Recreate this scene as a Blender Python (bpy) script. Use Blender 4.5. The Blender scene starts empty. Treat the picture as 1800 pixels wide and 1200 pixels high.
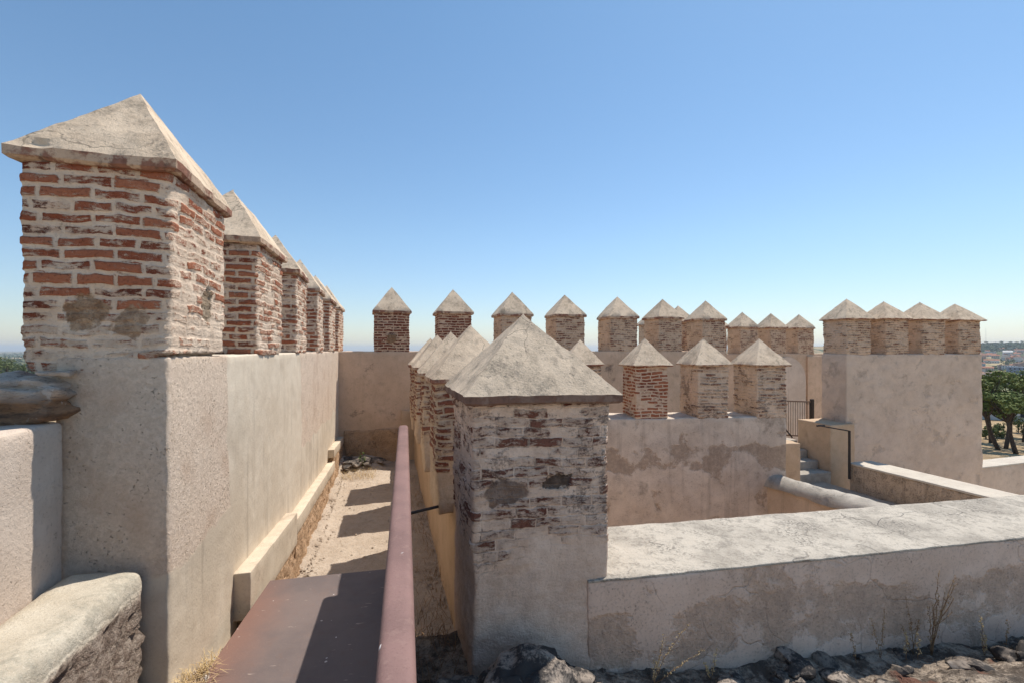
import bpy, bmesh, math, random
from mathutils import Vector, Matrix, noise
R = math.radians
random.seed(7)
scene = bpy.context.scene
COL = scene.collection

# ------------------------------------------------------------------ frame of reference
# Z = 0 is the photographer's eye level; +Y is the viewing direction.
def unit(a): return Vector((math.cos(a), math.sin(a), 0))
P = Vector((.965, .262, 0)).normalized()      # across the walkway, to the right
D = Vector((-.262, .965, 0)).normalized()     # along the walkway, away from the camera
def pd(p, d, z=0.0): return P*p + D*d + Vector((0, 0, z))

# ------------------------------------------------------------------ objects
def tag(o, label=None, cat=None, group=None, kind=None):
    if label: o['label'] = label
    if cat: o['category'] = cat
    if group: o['group'] = group
    if kind: o['kind'] = kind
    return o
def empty(name, loc=(0, 0, 0)):
    o = bpy.data.objects.new(name, None); COL.objects.link(o)
    o.location = loc; o.empty_display_size = .1
    return o
def make(name, verts, faces, mats, parent=None, loc=None, uvs=None, midx=None, smooth=True, sharp=None):
    """verts in world space; origin put at loc (world)."""
    loc = Vector(loc) if loc is not None else Vector((0, 0, 0))
    me = bpy.data.meshes.new(name)
    me.from_pydata([(v[0]-loc[0], v[1]-loc[1], v[2]-loc[2]) for v in verts], [], faces)
    if not isinstance(mats, (list, tuple)): mats = [mats]
    for m in mats: me.materials.append(m)
    if midx: me.polygons.foreach_set('material_index', midx)
    if uvs is not None:
        ul = me.uv_layers.new(name='UVMap')
        flat = []
        for fu in uvs:
            for u in fu: flat.extend(u)
        ul.data.foreach_set('uv', flat)
    me.polygons.foreach_set('use_smooth', [smooth]*len(me.polygons))
    me.update()
    if smooth and sharp is not None: me.set_sharp_from_angle(angle=R(sharp))
    o = bpy.data.objects.new(name, me); COL.objects.link(o)
    if parent:
        o.parent = parent; o.location = loc - parent_world(parent)
    else: o.location = loc
    return o
def parent_world(p):
    v = Vector(p.location)
    while p.parent: p = p.parent; v += Vector(p.location)
    return v

def axis(L, res, r):
    r = min(r, L*.3)
    n = max(1, int(round((L-2*r)/res)))
    return [0, r*.35, r] + [r+(L-2*r)*i/n for i in range(1, n)] + [L-r, L-r*.35, L]

def nvec(p, s, seed):
    q = Vector((p[0]*s+seed, p[1]*s-seed*.7, p[2]*s+seed*1.3))
    return noise.noise_vector(q)

def slab_geo(org, u, v, L, W, z0, z1, res=.06, r=.015, amp=.004, fs=9, amp2=0, fs2=2, seed=0, slope=0, slope0=0, fn=None):
    """Rounded, subdivided, slightly uneven block: org + a*u + b*v, z0..z1 (top may slope along u)."""
    H = z1-z0
    A, B, C = axis(L, res, r), axis(W, res, r), axis(H, res, r)
    V, idx, F, UV = [], {}, [], []
    rr = min(r, L*.3, W*.3, H*.3)
    def vid(a, b, c):
        k = (round(a, 5), round(b, 5), round(c, 5))
        if k in idx: return idx[k]
        q = Vector((a, b, c))
        i = Vector((min(max(a, rr), L-rr), min(max(b, rr), W-rr), min(max(c, rr), H-rr)))
        dlt = q-i
        if dlt.length > 1e-9: q = i+dlt.normalized()*rr
        w = org + u*q.x + v*q.y + Vector((0, 0, z0+q.z))
        t = q.z/H
        w.z += q.x*(slope*t+slope0*(1-t))
        if amp: w = w+nvec(w, fs, seed)*amp
        if amp2: w = w+nvec(w, fs2, seed+5)*amp2
        if fn: w = fn(w, a, b, c)
        idx[k] = len(V); V.append(w); return idx[k]
    def grid(X, Y, f, flip, uvf):
        for i in range(len(X)-1):
            for j in range(len(Y)-1):
                q = [(X[i], Y[j]), (X[i+1], Y[j]), (X[i+1], Y[j+1]), (X[i], Y[j+1])]
                if flip: q = q[::-1]
                F.append([vid(*f(*k)) for k in q]); UV.append([uvf(*k) for k in q])
    grid(A, C, lambda a, c: (a, 0, c), False, lambda a, c: (a, z0+c))
    grid(A, C, lambda a, c: (a, W, c), True, lambda a, c: (L+W+(L-a), z0+c))
    grid(B, C, lambda b, c: (0, b, c), True, lambda b, c: (-b, z0+c))
    grid(B, C, lambda b, c: (L, b, c), False, lambda b, c: (L+b, z0+c))
    grid(A, B, lambda a, b: (a, b, H), False, lambda a, b: (a, b))
    grid(A, B, lambda a, b: (a, b, 0), True, lambda a, b: (a, b))
    return V, F, UV
def slab(name, org, u, v, L, W, z0, z1, mat, parent=None, sharp=None, **k):
    # u x v must point up for outward normals
    org = Vector((org[0], org[1], 0))
    V, F, UV = slab_geo(org, u, v, L, W, z0, z1, **k)
    c = org+u*(L/2)+v*(W/2); c.z = z0
    return make(name, V, F, mat, parent, c, UV, sharp=sharp)

def cap(name, c, u, v, hu, hv, z0, rim, za, mats, parent, n=16, amp=.004, seed=0, over=.09):
    """Pyramid coping with a rim; rim and underside use mats[1]."""
    V, F, M = [], [], []
    k_ = [0]
    def ring(su, sv, z):
        s = len(V); k_[0] += 1
        pts = []
        for i in range(n): pts.append((-1+2*i/n, -1))
        for i in range(n): pts.append((1, -1+2*i/n))
        for i in range(n): pts.append((1-2*i/n, 1))
        for i in range(n): pts.append((-1, 1-2*i/n))
        for a, b in pts:
            w = Vector((c[0], c[1], 0))+u*(a*su)+v*(b*sv); w.z = z
            ch = max(0, noise.noise(Vector((w.x*7+seed, w.y*7, 1.7)))-.22)*(.05 if su > hu*.9 else 0)
            if ch: w = w+(Vector((c[0], c[1], w.z))-w).normalized()*ch+Vector((0, 0, ch*.25 if k_[0] < 4 else -ch*.25))
            w = w+nvec(w, 11, seed)*amp+nvec(w, 3, seed)*amp*1.9+nvec(w, 27, seed)*amp*.35
            V.append(w)
        return s
    rings = [ring(hu-over, hv-over, z0+.002), ring(hu-.012, hv-.012, z0), ring(hu, hv, z0+.010), ring(hu, hv, z0+rim*.6), ring(hu, hv, z0+rim)]
    K = max(4, n*2//3)
    for k in range(1, K+1):
        f = 1-k/K*.975
        rings.append(ring(hu*f, hv*f, z0+rim+(za-z0-rim)*(1-f)))
    for q in range(len(rings)-1):
        a, b = rings[q], rings[q+1]
        for i in range(4*n):
            j = (i+1) % (4*n)
            F.append((a+i, a+j, b+j, b+i)); M.append(1 if q < 4 else 0)
    t = rings[-1]; s = len(V)
    V.append(Vector((c[0], c[1], za+.004)))
    for i in range(4*n):
        F.append((t+i, t+(i+1) % (4*n), s)); M.append(0)
    return make(name, V, F, mats, parent, (c[0], c[1], z0), midx=M, sharp=32)

def merlon(wall, c, u, v, wu, wv, z0, zc, za, body_mat, over=.05, res=.02, n=12, rim=.035, seed=0, amp=.006, cm=None, name='merlon', fn=None, vary=True):
    if amp < .010 or vary:
        q = random.Random(int(seed*1000))
        M3 = Matrix.Rotation(R(q.uniform(-2, 2)), 3, 'Z'); u, v = M3 @ u, M3 @ v
        wu *= q.uniform(.97, 1.03); wv *= q.uniform(.97, 1.03); za += q.uniform(-.018, .018); zc += q.uniform(-.008, .008)
    org = Vector((c[0], c[1], 0))-u*(wu/2)-v*(wv/2)
    V, F, UV = slab_geo(org, u, v, wu, wv, z0, zc+.004, res=res, r=.014, amp=amp*.6, fs=14, amp2=amp*1.4, fs2=4, seed=seed, fn=fn)
    so = (seed*.377) % 1.7
    UV = [[(a+so, b+so*.49) for a, b in f] for f in UV]
    b = make(name, V, F, body_mat, wall, (c[0], c[1], z0), UV)
    cap('cap', c, u, v, wu/2+over, wv/2+over, zc, rim, za, cm or [M['cap'], M['cap_rim']], b, n=n, seed=seed, amp=min(.005, amp))
    return b

# ------------------------------------------------------------------ material DSL
class T:
    def __init__(s, name, disp='BUMP'):
        s.m = bpy.data.materials.new(name); s.m.use_nodes = True
        s.t = s.m.node_tree; s.t.nodes.clear()
        s.out = s.t.nodes.new('ShaderNodeOutputMaterial')
        s.m.displacement_method = disp
    def n(s, ty): return s.t.nodes.new('ShaderNode'+ty)
    def L(s, inp, x):
        if isinstance(x, bpy.types.NodeSocket): s.t.links.new(x, inp)
        else:
            if isinstance(x, (tuple, list)) and inp.type == 'RGBA' and len(x) == 3: x = (*x, 1)
            inp.default_value = x
    def pos(s):
        if not hasattr(s, '_p'): s._p = s.n('NewGeometry').outputs['Position']
        return s._p
    def nor(s): return s.n('NewGeometry').outputs['Normal']
    def uv(s): return s.n('TexCoord').outputs['UV']
    def rnd(s): return s.n('ObjectInfo').outputs['Random']
    def math(s, op, a, b=0.0, c=0.0, clamp=False):
        k = s.n('Math'); k.operation = op; k.use_clamp = clamp
        s.L(k.inputs[0], a); s.L(k.inputs[1], b)
        if op in ('MULTIPLY_ADD', 'SMOOTH_MIN', 'SMOOTH_MAX'): s.L(k.inputs[2], c)
        return k.outputs[0]
    def add(s, a, b): return s.math('ADD', a, b)
    def sub(s, a, b): return s.math('SUBTRACT', a, b)
    def mul(s, a, b): return s.math('MULTIPLY', a, b)
    def mad(s, a, b, c): return s.math('MULTIPLY_ADD', a, b, c)
    def inv(s, a): return s.math('SUBTRACT', 1.0, a)
    def mx(s, a, b): return s.math('MAXIMUM', a, b)
    def mn(s, a, b): return s.math('MINIMUM', a, b)
    def step(s, f, a, b):
        k = s.n('MapRange'); k.interpolation_type = 'SMOOTHSTEP'
        if a > b:
            s.L(k.inputs[0], f); s.L(k.inputs[1], b); s.L(k.inputs[2], a); k.inputs[3].default_value = 1; k.inputs[4].default_value = 0
        else:
            s.L(k.inputs[0], f); s.L(k.inputs[1], a); s.L(k.inputs[2], b); k.inputs[3].default_value = 0; k.inputs[4].default_value = 1
        return k.outputs[0]
    def mix(s, f, a, b, mode='MIX'):
        k = s.n('Mix'); k.data_type = 'RGBA'; k.blend_type = mode
        s.L(k.inputs[0], f); s.L(k.inputs[6], a); s.L(k.inputs[7], b)
        return k.outputs[2]
    def vm(s, op, a, b=(0, 0, 0)):
        k = s.n('VectorMath'); k.operation = op; s.L(k.inputs[0], a)
        if op == 'SCALE': s.L(k.inputs[3], b)
        else: s.L(k.inputs[1], b)
        return k.outputs['Value'] if op in ('DOT_PRODUCT', 'LENGTH') else k.outputs[0]
    def dot(s, v, w): return s.vm('DOT_PRODUCT', v, tuple(w))
    def sc(s, v, w): return s.vm('MULTIPLY', v, w)
    def noise(s, v, scale, detail=4, rough=.55, dist=0, col=False):
        k = s.n('TexNoise'); s.L(k.inputs['Vector'], v); s.L(k.inputs['Scale'], scale)
        k.inputs['Detail'].default_value = detail; k.inputs['Roughness'].default_value = rough
        k.inputs['Distortion'].default_value = dist
        return k.outputs['Color'] if col else k.outputs[0]
    def vor(s, v, scale, feature='F1', out=0):
        k = s.n('TexVoronoi'); k.feature = feature; s.L(k.inputs['Vector'], v); s.L(k.inputs['Scale'], scale)
        return k.outputs[out]
    def brick(s, v, w, h, mortar, smooth=.2):
        k = s.n('TexBrick'); s.L(k.inputs['Vector'], v)
        s.L(k.inputs['Color1'], (0, 0, 0)); s.L(k.inputs['Color2'], (1, 1, 1)); s.L(k.inputs['Mortar'], (0, 0, 0))
        k.inputs['Scale'].default_value = 1; k.inputs['Brick Width'].default_value = w; k.inputs['Row Height'].default_value = h
        k.inputs['Mortar Size'].default_value = mortar; k.inputs['Mortar Smooth'].default_value = smooth
        k.offset = .43; k.squash = .8; k.squash_frequency = 3
        return k.outputs['Color'], k.outputs['Fac']
    def warp(s, v, scale, amt, detail=2):
        c = s.noise(v, scale, detail, col=True)
        c = s.vm('SUBTRACT', c, (.5, .5, .5))
        return s.vm('ADD', v, s.vm('SCALE', c, amt))
    def ramp(s, f, stops):
        k = s.n('ValToRGB'); s.L(k.inputs[0], f)
        e = k.color_ramp.elements
        while len(e) < len(stops): e.new(.5)
        for x, (p, c) in zip(e, stops): x.position = p; x.color = (*c, 1)
        return k.outputs[0]
    def z(s):
        k = s.n('SeparateXYZ'); s.L(k.inputs[0], s.pos()); return k.outputs[2]
    def done(s, color, rough=.9, height=None, spec=.2, metal=0):
        b = s.n('BsdfPrincipled'); s.L(b.inputs['Base Color'], color); s.L(b.inputs['Roughness'], rough)
        s.L(b.inputs['Specular IOR Level'], spec); s.L(b.inputs['Metallic'], metal)
        s.t.links.new(b.outputs[0], s.out.inputs[0])
        if height is not None:
            k = s.n('Displacement'); s.L(k.inputs['Height'], height)
            k.inputs['Midlevel'].default_value = 0; k.inputs['Scale'].default_value = 1
            s.t.links.new(k.outputs[0], s.out.inputs['Displacement'])
        return s.m
M = {}

def plaster(name, c1, c2, dark, mottling=.6, pit=.0, grain=.0015, lump=.004, stain=.5, streak=0., patch=None, patch_col=None, speck=.3, coarse=None, band=None, crack=0., pit_scale=60, pmix=.9, psoft=.05):
    """Lime plaster: two tones, pits, dark stains, optional worn patches, rain streaks and cracks."""
    t = T(name); p = t.pos()
    big = t.noise(p, 1.6, 5, .6); mid = t.noise(t.vm('ADD', p, (3.1, 7, 1)), 7, 5, .6); fine = t.noise(p, 70, 4, .65); mico = t.noise(p, 260, 2, .6)
    col = t.mix(t.step(t.add(t.mul(big, .6), t.mul(mid, .4)), .5-.22*mottling, .5+.22*mottling), c1, c2)
    col = t.mix(t.mul(t.step(fine, .5, .75), speck), col, dark)
    col = t.mix(t.mul(t.step(mico, .45, .25), speck*.5), col, tuple(min(1, k*1.25) for k in c1))
    h = t.add(t.mul(mid, lump), t.add(t.mul(fine, grain*2.2), t.mul(mico, grain)))
    st = t.step(t.noise(t.warp(p, 2.5, .3), 2.3, 7, .68), .56, .74)
    col = t.mix(t.mul(st, stain), col, dark)
    if streak:
        sp = t.sc(p, (9, 9, .55))
        sk = t.step(t.noise(sp, 1.0, 5, .6), .54, .75)
        col = t.mix(t.mul(sk, streak), col, tuple(k*.72 for k in dark))
    if patch:
        thr, ps = patch
        pn = t.add(t.mul(t.noise(t.warp(p, 3, .15), ps, 6, .62), 1), t.mul(t.sub(fine, .5), .10))
        if band:
            zz = t.z()
            bm = t.mul(t.step(t.add(zz, t.mul(mid, .08)), band[0]-.06, band[0]+.05), t.step(t.add(zz, t.mul(mid, .08)), band[1]+.06, band[1]-.05))
            pn = t.add(pn, t.mul(t.sub(bm, band[2] if len(band) > 2 else .6), band[3] if len(band) > 3 else .28))
        pm = t.step(pn, thr-.01, thr+psoft)
        pc = t.mix(t.step(t.noise(p, 24, 5, .7), .35, .65), patch_col, tuple(k*.62 for k in patch_col))
        pc = t.mix(t.step(fine, .55, .72), pc, tuple(k*.45 for k in patch_col))
        col = t.mix(t.mul(pm, pmix), col, pc)
        h = t.add(h, t.mul(pm, t.mad(fine, .009, -.012)))
    if coarse:
        # coarse old render inside given (d0,d1,z0,z1) windows of the walkway wall
        cm = None
        for (d0, d1, z0, z1) in coarse:
            wob = t.add(t.mul(t.sub(t.noise(p, 9, 4, .6), .5), .06), t.mul(t.sub(t.noise(t.vm('ADD', p, (4, 4, 1)), 1.8, 2), .5), .30))
            dd = t.add(t.dot(p, D), wob); zz = t.add(t.z(), wob)
            k = t.mul(t.mul(t.step(dd, d0-.01, d0+.01), t.step(dd, d1+.01, d1-.01)), t.mul(t.step(zz, z0-.01, z0+.01), t.step(zz, z1+.01, z1-.01)))
            cm = k if cm is None else t.mx(cm, k)
        cn = t.noise(p, 44, 7, .8); cp = t.step(t.add(t.noise(t.vm('ADD', p, (5, 2, 9)), 85, 4, .7), t.mul(t.sub(t.noise(p, 7, 4), .5), .3)), .62, .70)
        lit = t.step(t.dot(t.nor(), P), .3, .7)
        cc = t.mix(t.step(cn, .35, .65), (.60, .475, .36), (.76, .62, .49))
        cc = t.mix(t.mul(cp, .6), cc, (.20, .14, .10))
        cc = t.mix(t.mul(t.step(t.noise(p, 4, 5), .48, .68), .45), cc, (.52, .37, .265))
        col = t.mix(cm, col, cc)
        h = t.add(h, t.mul(cm, t.add(t.mul(cn, t.mad(lit, -.004, .013)), t.mad(cp, -.016, -.005))))
    if pit:
        v = t.add(t.noise(t.vm('ADD', p, (9, 1, 4)), pit_scale, 5, .75), t.mul(t.sub(mid, .5), .25))
        pm = t.step(v, .62-.05*pit, .72-.05*pit)
        col = t.mix(t.mul(pm, .55), col, tuple(k*.6 for k in dark)); h = t.sub(h, t.mul(pm, .005))
    if crack:
        e = t.vor(t.warp(t.warp(p, 2.5, .35), 14, .05), 2.1, 'DISTANCE_TO_EDGE')
        cmk = t.mul(t.step(e, .012, .002), t.step(t.noise(p, 1.7, 3), .46, .56))
        col = t.mix(t.mul(cmk, crack), col, tuple(k*.4 for k in dark)); h = t.sub(h, t.mul(cmk, .004))
    M[name] = t.done(col, .92, h, .15)
    return M[name]

def bricks(name, expo, wash1, wash2, bc=((.105, .036, .025), (.27, .080, .042), (.42, .175, .10)), w=.165, hgt=.0470, mortar=.0125, disp='BOTH', depth=.012, zfade=None, dirt=.35, spots=(), side=0., lside=0., low=None, soot=(.055, .045, .042), dthr=.56, joint=.0, nib=1.0):
    """Old thin brick under worn limewash. expo 0..1 = share of brick laid bare; side: change of it on the faces turned along +P."""
    t = T(name, disp); p = t.pos(); uv = t.uv()
    # uneven courses: stretch v slowly, then let every brick wander
    uvw = t.warp(t.warp(t.warp(uv, 1.9, .028, 1), 8, .018), 26, .012)
    rc, fac = t.brick(uvw, w, hgt, mortar, .75)
    r2, _ = t.brick(uvw, w, hgt, 0.0, 0)
    big_n = t.noise(t.vm('ADD', p, (2, 4, 8)), 4.6, 5, .62); mid = t.noise(p, 22, 5, .68); fine = t.noise(p, 95, 4, .68); mico = t.noise(p, 300, 2)
    lat = t.noise(t.sc(uvw, (13, 40, 1)), 1.0, 6, .72)          # wear that runs along the courses
    face = t.inv(fac)
    e = t.add(t.add(t.mul(r2, .50), t.mul(big_n, .95)), t.add(t.mul(t.sub(lat, .5), 1.9*nib), t.mul(t.sub(mid, .5), .45)))
    e = t.add(e, t.mul(t.sub(fine, .5), .30))
    thr = 1.12-.72*expo
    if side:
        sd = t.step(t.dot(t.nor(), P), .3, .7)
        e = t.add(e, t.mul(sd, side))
    if lside:
        e = t.add(e, t.mul(t.step(t.dot(t.nor(), -P), .3, .7), lside))
    if low:
        e = t.sub(e, t.mul(t.step(t.add(t.z(), t.mul(t.sub(big_n, .5), .3)), low[1], low[0]), low[2]))
    if zfade:
        k = t.step(t.add(t.z(), t.mul(t.sub(t.noise(p, 3.2, 4), .5), .6)), zfade[0], zfade[1])
        e = t.add(e, t.mul(t.sub(k, 1), .9)); zk = k
    else: zk = None
    e = t.sub(e, t.mul(t.step(face, .75, .25), .55))
    bare = t.step(e, thr, thr+.09)
    bcol = t.ramp(t.add(t.mul(r2, .75), t.mul(mid, .35)), [(.22, bc[0]), (.52, bc[1]), (.98, bc[2])])
    bcol = t.mix(t.mul(t.step(fine, .50, .72), .6), bcol, tuple(k*.5 for k in bc[0]))
    bcol = t.mix(t.mul(t.step(lat, .42, .30), .5), bcol, wash2)
    wcol = t.mix(t.step(t.add(t.mul(big_n, .5), t.mul(mid, .5)), .36, .62), wash1, wash2)
    wcol = t.mix(t.mul(t.step(fine, .50, .74), .40), wcol, tuple(k*.5 for k in wash2))
    halo = t.mul(t.step(e, thr-.22, thr+.02), .45)
    wcol = t.mix(t.mul(halo, face), wcol, bc[2])
    col = t.mix(bare, wcol, bcol)
    edge = t.mul(t.step(e, thr-.05, thr), t.step(e, thr+.07, thr+.01))
    col = t.mix(t.mul(edge, .35), col, tuple(k*.6 for k in bc[0]))
    if joint:
        jm = t.mul(t.step(fac, .45, .95), t.step(t.add(t.mul(t.noise(p, 9, 4, .7), .7), t.mul(lat, .3)), .48, .58))
        if zk is not None: jm = t.mul(jm, zk)
        col = t.mix(t.mul(jm, joint), col, soot)
    h = t.add(t.mul(t.sub(mid, .5), .009), t.add(t.mul(fine, .0045), t.mul(mico, .0014)))
    h = t.add(h, t.mul(t.sub(lat, .5), .006))
    relief = t.mul(t.mul(t.mad(t.step(e, thr-.4, thr), .6, .4), t.add(t.mul(face, depth*.55), t.mul(t.mul(t.sub(r2, .4), face), depth*.9))), zk if zk is not None else 1.0)
    h = t.add(h, relief)
    h = t.sub(h, t.mul(bare, depth*.28))
    if dirt:
        dn = t.noise(t.warp(t.vm('ADD', p, (7, 3, 1)), 4, .2), 3.2, 7, .7)
        dm = t.mul(t.step(t.add(t.add(dn, t.mul(t.sub(fine, .5), .40)), t.mul(t.sub(lat, .5), .35)), dthr, dthr+.12), dirt)
        if zk is not None: dm = t.mul(dm, t.mad(zk, .85, .15))
        col = t.mix(dm, col, soot)
    for (cx, cy, cz, rx, rz, c1, c2, dp) in spots:
        q = t.sc(t.vm('SUBTRACT', t.warp(t.warp(p, 8, .13), 28, .045), (cx, cy, cz)), (1/rx, 1/rx, 1/rz))
        sm_ = t.step(t.add(t.vm('LENGTH', q), t.mul(t.sub(mid, .5), .6)), 1.06, .90)
        sc_ = t.mix(t.step(t.add(t.mul(mid, .7), t.mul(fine, .3)), .38, .62), c1, c2)
        sc_ = t.mix(t.mul(t.step(fine, .55, .70), .6), sc_, tuple(k*.35 for k in c1))
        col = t.mix(t.mul(sm_, .92), col, sc_)
        h = t.add(h, t.mul(sm_, t.mad(mid, .016, -.008-dp)))
    M[name] = t.done(col, .93, h, .12)
    return M[name]
# ------------------------------------------------------------------ materials
WARM1, WARM2, DARK = (.66, .53, .40), (.54, .42, .31), (.19, .14, .105)
plaster('plaster_walk', (.70, .605, .475), (.60, .505, .385), (.29, .22, .165), mottling=.5, pit=.0, stain=.25, streak=.35, grain=.0008, lump=.004,
        coarse=[(1.9, 2.80, -.90, .3), (4.95, 9.5, -1.0, .3)], speck=.2)
plaster('plaster_old', WARM1, WARM2, DARK, pit=.4, stain=.4, streak=.45, patch=(.60, 2.1), patch_col=(0.486, 0.330, 0.219), pit_scale=90)
plaster('plaster_far', (0.705, 0.515, 0.370), (0.563, 0.403, 0.279), DARK, pit=.6, stain=.45, streak=.15, pit_scale=75, mottling=.9, patch=(.60, 1.1), patch_col=(.34, .245, .18))
plaster('plaster_grey', (.68, .57, .47), (.58, .475, .385), (.24, .18, .14), pit=.15, stain=.25, streak=.25, mottling=.6, pit_scale=90)
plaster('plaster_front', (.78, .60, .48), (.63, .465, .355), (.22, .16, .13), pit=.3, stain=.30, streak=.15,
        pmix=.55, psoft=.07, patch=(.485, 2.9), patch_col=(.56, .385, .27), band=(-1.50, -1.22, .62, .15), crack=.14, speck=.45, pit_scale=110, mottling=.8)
plaster('plaster_middle', (.72, .62, .51), (.53, .435, .345), (.18, .14, .11), pit=.8, stain=.75, streak=.30,
        pmix=.66, psoft=.07, patch=(.50, 2.6), patch_col=(.42, .305, .215), band=(-1.70, -1.36, .62, .16), pit_scale=90, mottling=.9)
plaster('plaster_tower', (.70, .565, .45), (.57, .45, .35), (.235, .18, .145), pit=.6, stain=.6, pmix=.38, psoft=.07, patch=(.585, 2.6), patch_col=(.42, .335, .265), pit_scale=90, lump=.018, mottling=.9)
plaster('plaster_kerb', (.66, .56, .43), (.55, .455, .34), (.30, .225, .16), pit=.1, stain=.45, grain=.0006, pit_scale=120)
plaster('plaster_orange', (.60, .44, .30), (.51, .37, .245), (.22, .14, .09), pit=.4, stain=.4, pit_scale=90)
plaster('rough_base', (0.571, 0.389, 0.247), (0.450, 0.301, 0.185), (.13, .085, .06), pit=1.6, stain=.65, lump=.045, grain=.005, speck=.6, pit_scale=48)
plaster('slope_wall', (0.547, 0.425, 0.314), (0.438, 0.336, 0.241), (.115, .085, .068), pit=1.9, stain=.75, streak=.4, lump=.03, pit_scale=52)
plaster('coping_pale', (.60, .545, .455), (.52, .46, .385), (.33, .285, .23), pit=.2, stain=.25, pit_scale=90)
plaster('coping_grey', (.54, .49, .42), (.34, .31, .265), (.11, .098, .085), pit=.6, stain=.85, mottling=.9, streak=0, pit_scale=70)
def top_mat():
    t = T('coping_top'); p = t.pos()
    big = t.noise(t.warp(p, 2, .3), 2.6, 7, .68); mid = t.noise(p, 16, 5, .7); fine = t.noise(p, 75, 4, .7); mic = t.noise(p, 240, 2, .6)
    col = t.mix(t.step(big, .40, .64), (.535, .48, .40), (.37, .33, .275))
    col = t.mix(t.mul(t.step(t.add(t.mul(mid, .6), t.mul(fine, .4)), .48, .60), .65), col, (.25, .225, .19))
    lich = t.mul(t.step(t.noise(t.vm('ADD', p, (4, 9, 2)), 3.1, 6, .65), .50, .66), t.step(fine, .47, .58))
    col = t.mix(t.mul(lich, .85), col, (.13, .12, .105))
    col = t.mix(t.mul(t.step(mic, .58, .70), .5), col, (.20, .18, .155))
    e = t.vor(t.warp(t.warp(p, 2.2, .45), 13, .06), 1.7, 'DISTANCE_TO_EDGE')
    cm = t.mul(t.step(e, .008, .001), t.step(t.noise(p, 1.5, 3), .46, .56))
    col = t.mix(t.mul(cm, .5), col, (.15, .13, .11))
    h = t.sub(t.add(t.add(t.mul(mid, .012), t.mul(fine, .006)), t.mul(mic, .0015)), t.mul(cm, .006))
    M['coping_top'] = t.done(col, .95, h, .1)
top_mat()
def cap_mat(name, a, b, dark, rimmed=False):
    t = T(name); p = t.pos()
    big = t.noise(t.warp(p, 3, .2), 3.2, 6, .65); mid = t.noise(p, 18, 5, .68); fine = t.noise(p, 90, 4, .7); mic = t.noise(p, 280, 2)
    col = t.mix(t.step(t.add(t.mul(big, .6), t.mul(mid, .4)), .38, .62), a, b)
    lich = t.mul(t.step(big, .46, .68), t.step(t.add(t.mul(fine, .6), t.mul(mid, .4)), .47, .57))
    col = t.mix(t.mul(lich, .55), col, dark)
    col = t.mix(t.mul(t.step(t.noise(t.vm('ADD', p, (3, 3, 8)), 60, 3, .6), .61, .67), .55), col, dark)
    col = t.mix(t.mul(t.step(mic, .60, .72), .35), col, dark)
    if not rimmed:
        sv = t.n('SeparateXYZ'); t.L(sv.inputs[0], t.nor())
        sk = t.noise(t.sc(t.warp(p, 3, .05), (16, 16, 2.2)), 1.0, 5, .65)
        col = t.mix(t.mul(t.step(sk, .52, .70), .5), col, dark)
        col = t.mix(t.mul(t.step(t.noise(t.vm('ADD', p, (8, 1, 1)), 2.2, 4, .6), .50, .64), .35), col, tuple(k*1.25 for k in a))
        e = t.vor(t.warp(t.warp(p, 3, .3), 15, .05), 2.6, 'DISTANCE_TO_EDGE')
        ck = t.mul(t.step(e, .010, .001), t.step(t.noise(p, 2.1, 3), .52, .60))
        col = t.mix(t.mul(ck, .6), col, tuple(k*.5 for k in dark))
    if rimmed:
        n = t.add(t.noise(t.vm('ADD', p, (1, 5, 2)), 6, 4, .65), t.mul(t.sub(mid, .5), .5))
        red = t.mix(t.step(mid, .35, .62), (.15, .058, .042), (.28, .125, .085)) if name != 'cap_rim_dark' else t.mix(t.step(mid, .35, .62), (.09, .055, .044), (.20, .115, .085))
        col = t.mix(t.mul(t.step(n, .46, .56), .85), t.mix(.25, col, (.45, .28, .2)), red)
        col = t.mix(t.mul(t.step(t.noise(p, 11, 5, .7), .55, .66), .7), col, (.10, .075, .065))
    h = t.add(t.add(t.mul(mid, .006), t.mul(fine, .003)), t.mul(mic, .0008))
    M[name] = t.done(col, .95, h, .1)
cap_mat('cap', (.70, .56, .41), (.56, .435, .31), (.15, .128, .105))
cap_mat('cap_near', (.66, .535, .40), (.52, .42, .31), (.125, .112, .097))
cap_mat('cap_rim', (0.615, 0.482, 0.352), (0.513, 0.390, 0.278), (.17, .13, .105), rimmed=True)
W1, W2 = (.74, .60, .465), (.60, .465, .35)
ST1, ST2 = (.17, .11, .07), (.34, .25, .17)
l1a, l1b = pd(-1.13, 2.11), pd(-.975, 2.11)
l1c = pd(-.843, 2.50)
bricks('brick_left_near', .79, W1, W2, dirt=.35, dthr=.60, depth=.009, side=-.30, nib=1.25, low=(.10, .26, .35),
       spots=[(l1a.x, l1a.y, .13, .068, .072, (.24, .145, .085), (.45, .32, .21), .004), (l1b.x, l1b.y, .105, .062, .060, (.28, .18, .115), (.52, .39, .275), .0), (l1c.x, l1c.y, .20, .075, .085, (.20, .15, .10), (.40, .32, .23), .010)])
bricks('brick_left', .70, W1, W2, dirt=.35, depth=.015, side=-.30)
f1 = Vector((-2.25, 8.5, 0))-unit(R(107.5))*.28
bricks('brick_far', .80, (0.639, 0.470, 0.335), (0.533, 0.376, 0.261), ((.08, .028, .022), (.175, .054, .036), (.30, .13, .085)), dirt=.35, depth=.012, spots=[(f1.x, f1.y, .20, .095, .085, (.20, .12, .07), (.34, .23, .14), -.02)])
bricks('brick_far_pale', .46, (0.676, 0.504, 0.359), (0.555, 0.402, 0.282), ((.08, .032, .026), (.16, .056, .040), (.28, .14, .095)), lside=-.35, dirt=.45, depth=.014)
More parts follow.
